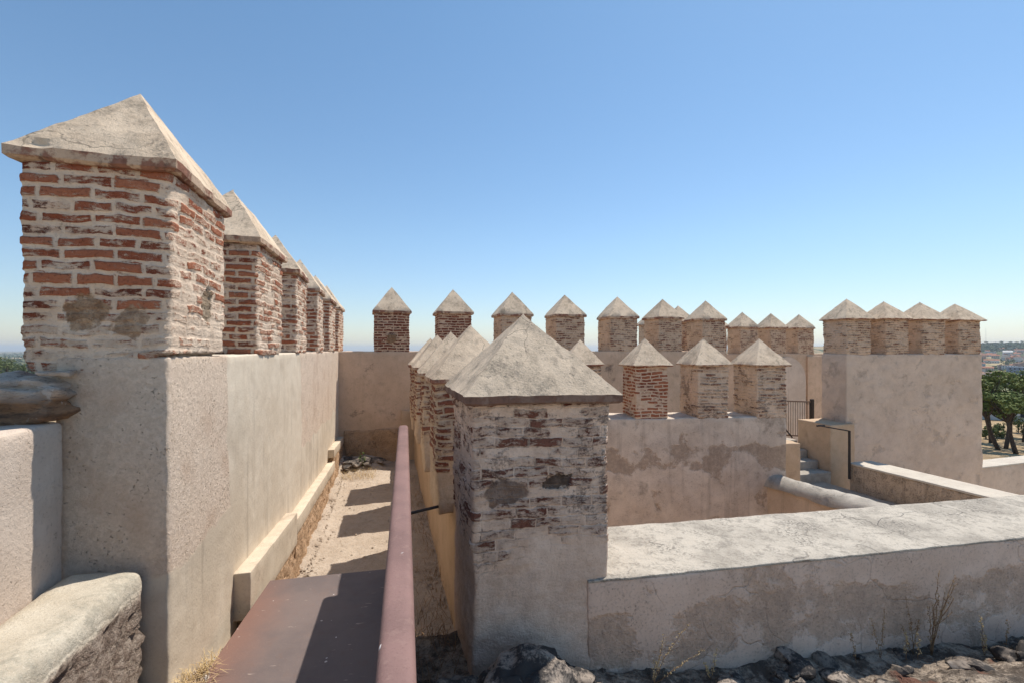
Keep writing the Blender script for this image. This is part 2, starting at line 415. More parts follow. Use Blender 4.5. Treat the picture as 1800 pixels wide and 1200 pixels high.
bricks('brick_white', .30, (.78, .615, .49), (.64, .475, .36), ((.055, .026, .022), (.13, .045, .030), (.22, .10, .07)), w=.155, hgt=.0465, mortar=.006, zfade=(-1.0, -.86), dirt=.58, depth=.011, soot=(.085, .060, .053), dthr=.535, joint=.7,
       spots=[(.215, 2.135, -.622, .075, .036, (.10, .075, .06), (.20, .15, .12), .022), (-.035, 2.09, -.655, .085, .058, (.20, .135, .10), (.30, .22, .17), .004)])
bricks('brick_right', .56, (0.634, 0.502, 0.363), (0.517, 0.388, 0.271), ((.075, .028, .021), (.185, .058, .036), (.30, .13, .085)), zfade=(-1.0, -.8), dirt=.45, depth=.016)
bricks('brick_middle_red', .66, (0.692, 0.539, 0.399), (0.572, 0.439, 0.318), dirt=.15, depth=.008, joint=0, nib=.5)
bricks('brick_middle', .34, (0.705, 0.558, 0.417), (0.586, 0.446, 0.324), ((.07, .028, .023), (.15, .052, .036), (.25, .125, .085)), lside=-.35, dirt=.65, depth=.018, soot=(.125, .092, .078), dthr=.53)
bricks('brick_tower', .40, (0.676, 0.504, 0.365), (0.555, 0.408, 0.288), ((.085, .035, .028), (.165, .06, .042), (.28, .15, .10)), lside=-.35, dirt=.5, depth=.018, soot=(.125, .095, .08), dthr=.545)

def floor_mat():
    t = T('earth_floor'); p = t.pos()
    big = t.noise(p, 1.8, 5, .6); mid = t.noise(p, 12, 5, .65); fine = t.noise(p, 60, 4, .7); mic = t.noise(p, 220, 2)
    col = t.mix(t.step(t.add(t.mul(big, .5), t.mul(mid, .5)), .38, .62), (.54, .455, .365), (.44, .36, .28))
    col = t.mix(t.mul(t.step(fine, .52, .68), .45), col, (.30, .225, .16))
    col = t.mix(t.mul(t.step(mic, .60, .72), .5), col, (.24, .17, .115))
    col = t.mix(t.mul(t.step(mic, .40, .30), .4), col, (.80, .68, .52))
    h = t.add(t.add(t.mul(mid, .03), t.mul(fine, .012)), t.mul(mic, .003))
    M['earth_floor'] = t.done(col, .96, h, .1)
    t = T('gravel'); p = t.pos()
    c = t.vor(p, 60, 'F1', 1); d = t.vor(p, 60, 'F1', 0)
    s = t.n('SeparateColor'); t.L(s.inputs[0], c)
    col = t.ramp(s.outputs[0], [(0, (.16, .12, .09)), (.45, (.40, .31, .23)), (.8, (.52, .44, .36)), (1, (.74, .69, .62))])
    col = t.mix(t.step(t.noise(p, 9, 4), .40, .6), col, (.36, .265, .175))
    h = t.add(t.mul(d, -.6*.02*2), t.mul(t.noise(p, 30, 4), .02))
    M['gravel'] = t.done(col, .95, h, .15)
    t = T('rubble_dark'); p = t.pos()
    big = t.noise(t.warp(p, 4, .2), 5, 6, .7); mid = t.noise(p, 24, 5, .7); fine = t.noise(p, 90, 4, .7)
    col = t.mix(t.step(t.add(t.mul(big, .6), t.mul(mid, .4)), .44, .60), (.12, .096, .076), (.47, .385, .30))
    col = t.mix(t.mul(t.step(fine, .52, .72), .8), col, (.045, .038, .032))
    red = t.step(t.noise(t.vm('ADD', p, (6, 1, 3)), 5.5, 3), .64, .69)
    col = t.mix(t.mul(red, .7), col, (.19, .085, .058))
    h = t.add(t.mul(mid, .03), t.mul(fine, .009))
    M['rubble_dark'] = t.done(col, .95, h, .12)
    t = T('stone_lichen'); p = t.pos()
    big = t.noise(t.warp(p, 5, .15), 7, 6, .7); fine = t.noise(p, 70, 5, .7); 
    rc = t.rnd()
    base = t.mix(t.step(rc, .12, .80), (.36, .30, .245), (.22, .18, .145))
    base = t.mix(t.step(rc, .90, .94), base, (.26, .105, .065))
    col = t.mix(t.step(t.add(t.mul(big, .7), t.mul(fine, .3)), .435, .545), base, (.055, .05, .047))
    col = t.mix(t.mul(t.step(big, .42, .32), .7), col, (.46, .41, .36))
    h = t.add(t.mul(big, .04), t.mul(fine, .014))
    M['stone_lichen'] = t.done(col, .95, h, .12)
    t = T('stone_slab'); p = t.pos()
    ps = t.sc(p, (1, 1, 4.5))
    big = t.noise(t.warp(ps, 3, .3), 5, 6, .7); fine = t.noise(ps, 40, 5, .7)
    zz = t.step(t.add(t.z(), t.mul(t.sub(big, .5), .08)), -.20, -.15)
    brown = t.mix(t.step(big, .40, .60), (.34, .20, .115), (.17, .105, .07))
    grey = t.mix(t.step(big, .42, .62), (.52, .43, .35), (.33, .265, .215))
    col = t.mix(zz, brown, grey)
    col = t.mix(t.mul(t.step(t.noise(p, 9, 5, .7), .60, .66), .8), col, (.58, .52, .46))
    col = t.mix(t.mul(t.step(fine, .54, .66), .6), col, (.06, .045, .038))
    M['stone_slab'] = t.done(col, .9, t.add(t.mul(big, .02), t.mul(fine, .010)), .2)
    t = T('ledge_stone'); p = t.pos()
    fine = t.noise(p, 110, 4, .7); mic = t.noise(p, 300, 2); mid = t.noise(p, 7, 5, .6)
    pp = t.dot(p, P)
    col = t.mix(t.step(mid, .36, .64), (.57, .51, .405), (.48, .42, .325))
    col = t.mix(t.mul(t.step(t.noise(p, 2.6, 4), .52, .7), .5), col, (.54, .43, .27))
    col = t.mix(t.mul(t.step(fine, .50, .64), .45), col, (.38, .335, .27))
    col = t.mix(t.mul(t.step(mic, .60, .70), .6), col, (.22, .19, .15))
    col = t.mix(t.mul(t.step(mic, .38, .30), .5), col, (.85, .80, .70))
    gr = t.mul(t.step(t.add(pp, t.mul(t.sub(mid, .5), .25)), -1.035, -.965), t.step(t.z(), -.93, -.87))
    col = t.mix(t.mul(gr, t.mul(t.step(t.noise(p, 30, 5, .75), .42, .66), .5)), col, (.24, .23, .185))
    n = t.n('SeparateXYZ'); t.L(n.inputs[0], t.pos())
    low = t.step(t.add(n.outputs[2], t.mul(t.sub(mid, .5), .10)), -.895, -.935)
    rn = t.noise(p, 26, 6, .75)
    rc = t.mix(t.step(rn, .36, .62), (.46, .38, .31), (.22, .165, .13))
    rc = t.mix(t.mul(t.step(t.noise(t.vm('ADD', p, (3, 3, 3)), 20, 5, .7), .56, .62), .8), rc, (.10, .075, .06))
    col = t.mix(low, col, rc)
    h = t.add(t.add(t.mul(fine, .004), t.mul(mic, .0015)), t.mul(low, t.mul(rn, .05)))
    M['ledge_stone'] = t.done(col, .94, h, .12)
floor_mat()
def metal_mats():
    t = T('corten_plate'); p = t.pos()
    big = t.noise(p, 2.2, 5, .6); mid = t.noise(p, 13, 5, .65); fine = t.noise(p, 120, 3, .6)
    e = t.step(t.add(t.dot(p, P), t.mul(t.sub(big, .5), .34)), -.50, -.78)
    col = t.mix(t.step(big, .38, .64), (.17, .13, .118), (.125, .098, .093))
    col = t.mix(t.mul(e, .8), col, (.21, .105, .075))
    col = t.mix(t.mul(t.step(mid, .52, .72), .30), col, (.17, .10, .075))
    col = t.mix(t.mul(t.step(fine, .56, .74), .35), col, (.25, .17, .13))
    sv = t.sc(t.warp(p, 2, .2), (14, 55, 1))
    scr = t.mul(t.step(t.noise(sv, 1.0, 2, .5), .69, .73), t.step(t.noise(p, 4, 2), .45, .6))
    col = t.mix(t.mul(scr, .75), col, (.52, .42, .36))
    drp = t.step(t.vor(t.warp(p, 30, .02), 13, 'F1'), .085, .06)
    drp = t.mul(drp, t.step(t.noise(t.vm('ADD', p, (8, 8, 8)), 6, 1), .56, .60))
    col = t.mix(drp, col, (.62, .58, .55))
    M['corten_plate'] = t.done(col, t.mad(mid, .2, .52), t.add(t.mul(mid, .0012), t.mul(fine, .0004)), .5)
    t = T('corten_rail'); p = t.pos()
    big = t.noise(p, 5, 5, .6); fine = t.noise(p, 150, 4, .7); mid = t.noise(p, 40, 4, .7)
    col = t.mix(t.step(big, .35, .65), (.255, .150, .130), (.19, .112, .098))
    col = t.mix(t.mul(t.step(mid, .5, .68), .5), col, (.30, .19, .16))
    col = t.mix(t.mul(t.step(fine, .54, .72), .5), col, (.145, .080, .07))
    v = t.vor(t.warp(p, 40, .015), 11, 'F1')
    drp = t.mul(t.step(v, .095, .06), t.step(t.noise(t.vm('ADD', p, (1, 5, 8)), 7, 1), .53, .57))
    col = t.mix(drp, col, (.80, .78, .75))
    M['corten_rail'] = t.done(col, t.mad(mid, .2, .62), t.add(t.mul(fine, .0009), t.mul(drp, .002)), .3)
    t = T('black_iron'); p = t.pos()
    col = t.mix(t.noise(p, 30, 4), (.022, .020, .020), (.050, .042, .040))
    M['black_iron'] = t.done(col, .55, None, .4)
    t = T('gate_iron'); p = t.pos()
    col = t.mix(t.noise(p, 30, 4), (.16, .11, .08), (.25, .18, .13))
    M['gate_iron'] = t.done(col, .6, None, .4)
metal_mats()
def simple(name, c1, c2, scale=8, rough=.8, bump=0, spec=.2):
    t = T(name); p = t.pos()
    f = t.step(t.noise(p, scale, 5, .6), .35, .65)
    M[name] = t.done(t.mix(f, c1, c2), rough, t.mul(t.noise(p, scale*3, 4), bump) if bump else None, spec)
simple('pale_paving', (.66, .535, .40), (.56, .445, .325), 3, .95, .02)
simple('step_stone', (.46, .405, .335), (.35, .31, .255), 9, .9, .008)
simple('straw', (.62, .47, .25), (.42, .29, .14), 20)
simple('straw_pale', (.70, .54, .30), (.52, .37, .19), 20)
simple('dry_stem', (.33, .205, .11), (.20, .115, .06), 30)
simple('dry_pod', (.50, .34, .18), (.28, .17, .09), 30)
simple('green_leaf', (.10, .15, .035), (.06, .10, .025), 30)
simple('pine_leaf', (.095, .130, .032), (.185, .215, .060), 1.3, .75)
simple('pine_leaf_dark', (.058, .085, .026), (.115, .145, .045), 1.3, .75)
simple('olive_leaf', (.085, .115, .05), (.14, .165, .07), .6, .75)
simple('bark', (.055, .038, .028), (.095, .070, .052), 6, .95)
simple('wood_far', (.050, .075, .032), (.095, .12, .055), .02, .9)
cap_mat('cap_rim_dark', (0.204, 0.155, 0.127), (0.133, 0.100, 0.083), (.06, .047, .042), rimmed=True)
# ------------------------------------------------------------------ walls and merlons
def solid_wall(org, u, v, L, W, z0, z1, mat, label, cat='castle wall', name='crenellated_wall', group=None, **k):
    w = slab(name, org, u, v, L, W, z0, z1, M[mat], None, sharp=40, **k)
    return tag(w, label, cat, group)
X3 = lambda v: Vector((v[0], v[1], 0))

# left walkway wall, its top at eye level
wl = solid_wall(pd(-1.213, 2.104), P, D, .37, 7.0, -2.3, -.03, 'plaster_walk',
    'tall plastered battlement wall left of the walkway, with large red brick merlons', res=.035, amp=.004, fs=24, amp2=.004, fs2=3, r=.012, seed=1)
def lift(w, a, b, c):
    # broken plaster haunch under the outer edge of the nearest merlon
    if w.z < .03:
        k = .022+.012*noise.noise(w*9)+.075*sm(-w.z, .03, .17)
        if a < k: w = w+P*(k-a)
    if w.z < -.015 and a > .3: w = w-P*.05
    return w
def sm(x, a, b):
    t = max(0, min(1, (x-a)/(b-a))); return t*t*(3-2*t)
for i in range(6):
    merlon(wl, pd(-1.082, 2.425+1.283*i), P, D, .478, .61, -.028 if i else -.18, .70, 1.15, M['brick_left_near' if i == 0 else 'brick_left'],
           over=.036, res=.008 if i == 0 else (.012 if i < 3 else .018), n=26 if i == 0 else 14, rim=.045, seed=10+i*3.3, amp=.010 if i == 0 else .008,
           cm=[M['cap'], M['cap_rim']], vary=i > 0, fn=lift if i == 0 else None)
def kerb_piece(d0, d1, za, zb, h):
    sl = (zb-za)/(d1-d0)
    slab('kerb', pd(-.845, d0), D, -P, d1-d0, -.088, 0, 0, None) if False else None
    org = pd(-.755, d0)                       # u along the wall, v back into the wall: D x -P = up
    slab('kerb', org, D, -P, d1-d0, .092, za-h, za, M['plaster_kerb'], wl, sharp=40, res=.05, r=.006, amp=.0025, fs=8, amp2=.004, fs2=2, seed=d0, slope=sl, slope0=sl)
kerb_piece(2.883, 4.254, -1.262, -1.395, .27)
kerb_piece(4.258, 7.10, -1.455, -1.625, .13)
kerb_piece(7.02, 8.55, -1.44, -1.52, .12)
def plinth(d0, d1, za, zb):
    sl = (zb-za)/(d1-d0)
    slab('plinth', pd(-.768, d0), D, -P, d1-d0, .09, -2.25, za, M['rough_base'], wl, res=.022, r=.02, amp=.022, fs=16, amp2=.012, fs2=4, seed=d0+3, slope=sl)
plinth(2.95, 4.26, -1.458, -1.59); plinth(4.27, 7.08, -1.585, -1.75); plinth(7.09, 8.50, -1.57, -1.64)

# crenel infill wall and its sill on the far left
cw = slab('parapet_wall', pd(-1.455, -1.2), P, D, .284, 3.288, -2.2, -.265, M['plaster_grey'], None, sharp=40, res=.04, r=.022, amp=.003, fs=12, amp2=.005, fs2=3, seed=5)
tag(cw, 'low smooth grey plastered infill wall at the far left, half in shadow', 'parapet')
def ledge_fn(w, a, b, c):
    z = w.z
    if a > .15 and z < -.90:
        k = min(1, (-.90-z)/.06)
        n1 = noise.noise(w*9)+.6*noise.noise(w*23)+.35*noise.noise(w*51)
        w = w+P*(k*(.028*n1-.012))
    return w+Vector((0, 0, .012*noise.noise(w*3.1)))
lg = slab('stone_sill', pd(-1.169, -1.2), P, D, .262, 3.285, -2.2, -.832, M['ledge_stone'], None, res=.018, r=.055, amp=.003, fs=20, amp2=.008, fs2=5, seed=8, fn=ledge_fn)
tag(lg, 'broad pale granular stone sill with rounded edge, lower left corner', 'stone sill')

# row to the right of the rail
wr = solid_wall(pd(.45, 2.42), P, D, .47, 6.0, -4.1, -1.07, 'plaster_orange',
    'low wall right of the rail with a receding row of merlons, nearest merlon whitewashed', res=.06, amp=.006, fs=12, amp2=.012, fs2=2.5, seed=3)
u1, v1 = unit(R(10.5)), unit(R(105))
r1 = merlon(wr, (.06, 2.42), u1, v1, .64, .62, -1.75, -.25, .187, M['brick_white'], over=.052, res=.0085, n=30, rim=.042, seed=2.2, amp=.010, cm=[M['cap_near'], M['cap_rim_dark']], vary=False)
r1['label'] = 'whitewashed nearest merlon with dark stained joints'
for i, dc in enumerate((3.49, 4.665, 6.0, 6.99)):
    merlon(wr, pd(.615, dc), P, D, .56, .56, -1.16, -.25, .187, M['brick_right'], over=.05, res=.014, n=14, rim=.035, seed=31+i*2.7, amp=.012)
# cross wall on the right, with a broad coping
uw, vw = unit(R(10.8)), unit(R(100.8))
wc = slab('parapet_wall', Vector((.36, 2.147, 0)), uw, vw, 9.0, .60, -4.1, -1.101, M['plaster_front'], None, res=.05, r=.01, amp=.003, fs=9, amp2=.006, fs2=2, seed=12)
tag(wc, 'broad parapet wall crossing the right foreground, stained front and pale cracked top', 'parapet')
slab('coping', Vector((.36, 2.147, 0))-vw*.003, uw, vw, 9.0, .606, -1.103, -1.09, M['coping_top'], wc, res=.03, r=.004, amp=.004, fs=11, amp2=.004, fs2=3, seed=14)

# middle wall
um, vm_ = unit(R(4)), unit(R(94))
cM = Vector((1.01, 6.76, 0))
wm = solid_wall(cM-um*1.7-vm_*.29, um, vm_, 4.705, .58, -4.1, -.985, 'plaster_middle',
    'stained plaster wall in the middle carrying a short row of small merlons', res=.05, amp=.006, fs=10, amp2=.012, fs2=2.2, seed=6)
for i, s in enumerate((-.98, 0, .98, 1.89, 2.77)):
    merlon(wm, cM+um*s, um, vm_, .46, .565, -.99, -.24, .155, M['brick_middle_red' if i == 2 else 'brick_middle'], over=.055, res=.014, n=12, rim=.022, seed=51+i*1.9, amp=.010)

# far wall closing the walkway, continuing to the right
uf, vf = unit(R(17.5)), unit(R(107.5))
cF = Vector((-2.25, 8.5, 0))
wf = solid_wall(cF-uf*1.2-vf*.29, uf, vf, 8.62, .58, -3.2, -.035, 'plaster_far',
    'long shaded wall closing the end of the walkway, with a row of widely spaced merlons', res=.08, amp=.006, fs=8, amp2=.010, fs2=2, seed=7)
for i, s in enumerate((0, 1.153, 2.36, 3.52, 4.77, 5.93, 7.10)):
    merlon(wf, cF+uf*s, uf, vf, .61, .55, -.04, .655, 1.15, M['brick_far' if i < 2 else 'brick_far_pale'], over=.04, res=.016, n=10, rim=.05, seed=71+i*2.3, amp=.008)
# worn lower band and shallow niche of the far wall
slab('plinth', cF-uf*.82-vf*.325, uf, vf, .92, .06, -2.2, -1.42, M['rough_base'], wf, res=.03, r=.02, amp=.018, fs=9, amp2=.03, fs2=3, seed=77)
slab('pier', cF+uf*.16-vf*.335, uf, vf, 1.3, .06, -2.2, -1.10, M['plaster_orange'], wf, sharp=40, res=.06, r=.008, amp=.004, seed=78)
# return wall behind its right end
wh = solid_wall(Vector((4.45, 11.0, 0))-P*.27, P, D, .54, 3.0, -3.2, -.035, 'plaster_far',
    'wall returning away behind the far wall, only the tops of its merlons showing', res=.15, amp=.006, seed=9)
for i, dd in enumerate((.72, 1.88)):
    merlon(wh, Vector((4.45, 11.0, 0))+D*dd, P, D, .55, .56, -.04, .655, 1.13, M['brick_far_pale'], over=.045, res=.025, n=8, rim=.05, seed=91+i, amp=.008)
# rear wall
ug, vg = unit(R(15.5)), unit(R(105.5))
cG = Vector((7.13, 14.1, 0))
wg = solid_wall(cG-ug*2.9-vg*.28, ug, vg, 8.2, .56, -3.2, -.13, 'plaster_far',
    'rearmost wall behind the gate, with small merlons partly hidden by the far wall', res=.12, amp=.006, seed=11)
for i in range(4):
    merlon(wg, cG+ug*(1.1*(i-1)), ug, vg, .60, .56, -.135, .645, 1.14, M['brick_far_pale'], over=.05, res=.025, n=8, rim=.05, seed=101+i*1.7, amp=.009)
def arch(c, u, v, hw, z0, zs, th, mat, parent):
    pts = [(-hw, z0), (hw, z0)]+[(hw*math.cos(R(a)), zs+hw*math.sin(R(a))) for a in range(0, 181, 10)]
    n = len(pts); V = []
    for t in (0, th):
        for a, z in pts:
            w = Vector(c)+u*a-v*t; w.z = z; V.append(w)
    F = [tuple(range(n, 2*n))]+[(i, (i+1) % n, n+(i+1) % n, n+i) for i in range(n)]
    return make('blind_arch', V, F, mat, parent, (c[0], c[1], z0), smooth=False)
arch(cG+ug*1.42-vg*.27, ug, vg, .72, -3.0, -.95, .045, M['plaster_grey'], wg)
slab('pier', cG+ug*2.2-vg*.335, ug, vg, 3.0, .1, -3.0, -.20, M['plaster_far'], wg, res=.12, amp=.006, seed=14)

# tower on the right
ut, vt = unit(R(8)), unit(R(98))
cT = Vector((6.70, 9.115, 0))
wt = solid_wall(cT, ut, vt, 3.22, .62, -5.5, -.093, 'plaster_tower',
    'massive pale tower wall on the right, with four merlons crowding its top', cat='tower', name='tower', res=.06, amp=.008, fs=9, amp2=.016, fs2=2.5, r=.02, seed=13)
for i in range(4):
    merlon(wt, cT+ut*(.29+.880*i)+vt*.30, ut, vt, .535, .57, -.098, .60, 1.045-(.019*i), M['brick_tower'], over=.07, res=.016, n=12, rim=.022, seed=121+i*2.1, amp=.012)

# walls of the ramp between the middle wall and the tower
def half_round(name, org, u, v, L, r, z, mat, parent, seed=0, n=10, res=.06):
    V, F = [], []
    m = int(L/res)
    for i in range(m+1):
        for k in range(n+1):
            a = math.pi*k/n
            w = org+u*(L*i/m)+v*(-r*math.cos(a)); w.z = z+r*.85*math.sin(a)
            w = w+nvec(w, 9, seed)*.016+nvec(w, 2.5, seed)*.022
            V.append(w)
    for i in range(m):
        for k in range(n):
            a = i*(n+1)+k; F.append((a, a+n+1, a+n+2, a+1))
    F = [f[::-1] for f in F]
    F.append(tuple(range(n+1))); F.append(tuple(reversed(range(m*(n+1), (m+1)*(n+1)))))
    return make(name, V, F, mat, parent, org+Vector((0, 0, z)))
D2, P2 = Vector((-.371, .928, 0)).normalized(), Vector((.928, .371, 0)).normalized()
q0 = Vector((5.0, 3.86, 0))
wq = slab('ramp_wall', q0-P2*.13, P2, D2, .26, 3.1, -4.1, -1.97, M['plaster_old'], None, res=.06, amp=.005, amp2=.008, seed=15)
tag(wq, 'low ramp wall with a rounded weathered grey coping, meeting the middle wall', 'ramp wall')
half_round('coping', q0, D2, -P2, 3.08, .18, -1.985, M['coping_grey'], wq, seed=4, n=14, res=.04)
ws = slab('ramp_wall', pd(8.17, 2.6), P, D, .52, 3.85, -4.1, -2.105, M['slope_wall'], None, res=.05, amp=.010, fs=12, amp2=.015, fs2=3, seed=16)
tag(ws, 'low pitted ramp wall with a flat bright coping, below the tower', 'ramp wall')
slab('coping', pd(8.155, 2.6), P, D, .55, 3.86, -2.105, -2.07, M['coping_pale'], ws, res=.08, r=.008, amp=.003, seed=17)
k1 = slab('stair_pier', (4.26, 7.45), um, vm_, .49, .5, -3.2, -1.54, M['plaster_orange'], None, res=.05, amp=.006, amp2=.012, seed=18)
tag(k1, 'small plastered block at the end of the middle wall, left of the stairs', 'stair block')
k2o = Vector((6.23, 8.9, 0))
k2 = slab('stair_pier', k2o, P, D, .62, .74, -3.2, -1.47, M['plaster_orange'], None, res=.05, amp=.006, amp2=.012, seed=19)
tag(k2, 'orange plastered block between the stairs and the tower corner', 'stair block')
st = tag(empty('staircase', pd(7.6, 8.6, -3.0)), 'short grey stone staircase climbing between two plastered blocks', 'stairs')
zt = -2.38
for i, (da, db) in enumerate(((6.93, 9.0), (7.20, 9.0), (7.45, 9.0), (7.69, 9.0))):
    slab('step', pd(6.9, da+.0), P, D, 1.43, db-da, -3.0-.01*i, -2.38+.16*i, M['step_stone'], st, sharp=40, res=.12, r=.012, amp=.006, seed=20+i)
rf = slab('ramp_floor', pd(5.95, 2.4), P, D, 2.2, 6.2, -4.1, -2.56, M['earth_floor'], None, res=.15, amp=.01, seed=25); tag(rf, kind='structure')
tf = slab('terrace_floor', pd(4.9, 10.1), P, D, 5.5, 5.0, -3.3, -1.98, M['earth_floor'], None, res=.3, amp=.006, seed=26); tag(tf, kind='structure')
wv = slab('parapet_wall', Vector((10.58, 10.40, 0)), unit(R(17)), unit(R(107)), 9, .45, -6, -2.74, M['plaster_tower'], None, res=.12, amp=.006, amp2=.01, seed=27)
tag(wv, 'low grey wall at the right edge, running out from the foot of the tower', 'parapet')
slab('coping', Vector((10.58, 10.39, 0)), unit(R(17)), unit(R(107)), 9, .47, -2.74, -2.70, M['coping_pale'], wv, res=.15, r=.01, amp=.003, seed=28)

# ------------------------------------------------------------------ metal
def tube(pts, rads, n=10, closed=True):
    V, F = [], []
    for i, p in enumerate(pts):
        p = Vector(p)
        a = Vector(pts[max(0, i-1)]); b = Vector(pts[min(len(pts)-1, i+1)])
        t = (b-a).normalized()
        s = t.cross(Vector((0, 0, 1)))
        if s.length < .05: s = t.cross(Vector((1, 0, 0)))
        s.normalize(); w = s.cross(t)
        for k in range(n):
            an = 2*math.pi*k/n
            V.append(p+(s*math.cos(an)+w*math.sin(an))*rads[i])
    for i in range(len(pts)-1):
        for k in range(n):
            j = (k+1) % n
            F.append((i*n+k, i*n+j, (i+1)*n+j, (i+1)*n+k))
    if closed:
        F.append(tuple(reversed(range(n)))); F.append(tuple((len(pts)-1)*n+k for k in range(n)))
    return V, F
def join(parts):
    V, F = [], []
    for v, f in parts:
        o = len(V); V += list(v); F += [tuple(o+i for i in q) for q in f]
    return V, F
def bar(a, b, w, h):
    a, b = Vector(a), Vector(b); t = (b-a).normalized()
    s = t.cross(Vector((0, 0, 1)))
    if s.length < .05: s = Vector((1, 0, 0))
    s.normalize(); q = s.cross(t)
    V = [p+s*(i*w/2)+q*(j*h/2) for p in (a, b) for i, j in ((-1, -1), (1, -1), (1, 1), (-1, 1))]
    return V, [(0, 1, 2, 3), (7, 6, 5, 4), (0, 4, 5, 1), (1, 5, 6, 2), (2, 6, 7, 3), (3, 7, 4, 0)]
def railxy(y): return Vector((-.174-.2338*(y-.68), y, 0))
plate = [(-1.53, 2.88), (-.715, 3.06), (.14, -.66), (-.89, -.66)]
V = [Vector((x, y, z)) for z in (-1.472, -1.46) for x, y in plate]
F = [(0, 1, 2, 3), (7, 6, 5, 4), (0, 4, 5, 1), (1, 5, 6, 2), (2, 6, 7, 3), (3, 7, 4, 0)]
wp = empty('walkway_plate', (-.75, 1.2, -1.46)); tag(wp, 'rusty brown steel walkway plate beside the rail', 'walkway')
make('deck', V, F, M['corten_plate'], wp, (-.75, 1.2, -1.46), smooth=False)
for f in (.12, .88):
    a = Vector((plate[3][0]*(1-f)+plate[2][0]*f, -.6, -1.512)); b = Vector((plate[0][0]*(1-f)+plate[1][0]*f, 2.85, -1.512))
    make('beam', *bar(a, b, .06, .078), M['corten_plate'], wp, a, smooth=False)
hr = empty('handrail', railxy(1.9)+Vector((0, 0, -1.45))); tag(hr, 'thick rusty pinkish steel handrail running away along the walkway', 'handrail')
pts = [railxy(-.7+3.72*i/40)+Vector((0, 0, -.531)) for i in range(41)]
e = railxy(3.05)-railxy(2.9); e.normalize()
rr = [.0315]*41
for k, q in ((.008, .0305), (.016, .027), (.022, .020), (.025, .010)):
    pts.append(pts[40]+e*k); rr.append(q)
def box_tube(pts, rads, hh=.030, pw=.55, n=40):
    """tube with a rounded-square section"""
    V, F = [], []
    s = e.cross(Vector((0, 0, 1))).normalized()
    for p, r_ in zip(pts, rads):
        for k in range(n):
            an = 2*math.pi*(k+.5)/n; ca, sa = math.cos(an), math.sin(an)
            V.append(Vector(p)+s*(math.copysign(abs(ca)**pw, ca)*r_)+Vector((0, 0, math.copysign(abs(sa)**pw, sa)*r_*hh/.0315)))
    m = len(pts)
    for i in range(m-1):
        for k in range(n):
            j = (k+1) % n; F.append((i*n+j, i*n+k, (i+1)*n+k, (i+1)*n+j))
    F = [f[::-1] for f in F]
    F.append(tuple(range(n))); F.append(tuple(reversed(range((m-1)*n, m*n))))
    return V, F
V, F = box_tube(pts, rr); make('rail', V, F, M['corten_rail'], hr, pts[20], sharp=50)
a, b = railxy(-.66), railxy(3.03)
make('panel', *bar(Vector((a.x, a.y, -1.0)), Vector((b.x, b.y, -1.0)), .010, .90), M['corten_plate'], hr, a+Vector((0, 0, -1)), smooth=False)
V, F = tube([(-.722, 3.03, -1.10), (-.64, 3.10, -1.10), (-.49, 3.22, -1.10)], [.010]*3, 10)
make('bracket', V, F, M['black_iron'], hr, (-.6, 3.1, -1.1))
# black stair handrail
sh = empty('stair_handrail', (6.16, 8.32, -2.33)); tag(sh, 'thin black iron handrail fixed beside the stairs below the tower', 'handrail')
make('post', *bar((6.16, 8.31, -2.36), (6.16, 8.31, -1.475), .012, .055), M['black_iron'], sh, (6.16, 8.31, -2.3), smooth=False)
h2 = Vector((6.16, 8.31, -1.482))+D*.60
make('rail', *bar((6.16, 8.31, -1.482), h2, .045, .014), M['black_iron'], sh, (6.16, 8.31, -1.48), smooth=False)
make('wall_plate', *bar(h2-Vector((.06, .02, 0)), h2+Vector((.12, .03, 0)), .03, .03), M['black_iron'], sh, h2, smooth=False)
# gate of thin bars
ga, gb = Vector((6.0, 10.35, 0)), Vector((6.66, 10.15, 0))
gt = empty('bar_gate', (6.6, 10.17, -1.98)); tag(gt, 'rusty gate of thin vertical bars behind the stairs', 'gate')
for z in (-1.16, -1.93): make('cross_rail', *bar(ga+Vector((0, 0, z)), gb+Vector((0, 0, z)), .02, .03), M['gate_iron'], gt, (6.3, 10.2, z), smooth=False)
for i in range(15):
    c = ga.lerp(gb, (i+.5)/15)
    make('bar', *tube([c+Vector((0, 0, -1.93)), c+Vector((0, 0, -1.16))], [.006, .006], 6), M['gate_iron'], gt, c+Vector((0, 0, -1.9)))
make('post', *bar(gb+Vector((.03, 0, -1.98)), gb+Vector((.03, 0, -1.10)), .06, .06), M['black_iron'], gt, gb, smooth=False)
make('brace', *bar((5.95, 10.2, -1.55), (6.22, 10.1, -1.95), .03, .03), M['black_iron'], gt, (6.0, 10.2, -1.9), smooth=False)

# ------------------------------------------------------------------ ground near the camera
def sheet(name, x0, x1, y0, y1, res, zf, mat, keep=None, kind='structure', u=Vector((1, 0, 0)), v=Vector((0, 1, 0))):
    nx, ny = int((x1-x0)/res), int((y1-y0)/res)
    V, F = [], []
    for j in range(ny+1):
        for i in range(nx+1):
            w = u*(x0+(x1-x0)*i/nx)+v*(y0+(y1-y0)*j/ny); w.z = zf(w); V.append(w)
    for j in range(ny):
        for i in range(nx):
            a = j*(nx+1)+i
            q = (a, a+1, a+nx+2, a+nx+1)
            if keep is None or keep((V[q[0]]+V[q[2]])/2): F.append(q)
    o = make(name, V, F, mat, None, V[len(V)//2]); return tag(o, kind=kind)
def fbm(w, s, o=4):
    return noise.fractal(Vector(w)*s, 1.0, 2.0, o)
def sm(x, a, b):
    t = max(0, min(1, (x-a)/(b-a))); return t*t*(3-2*t)
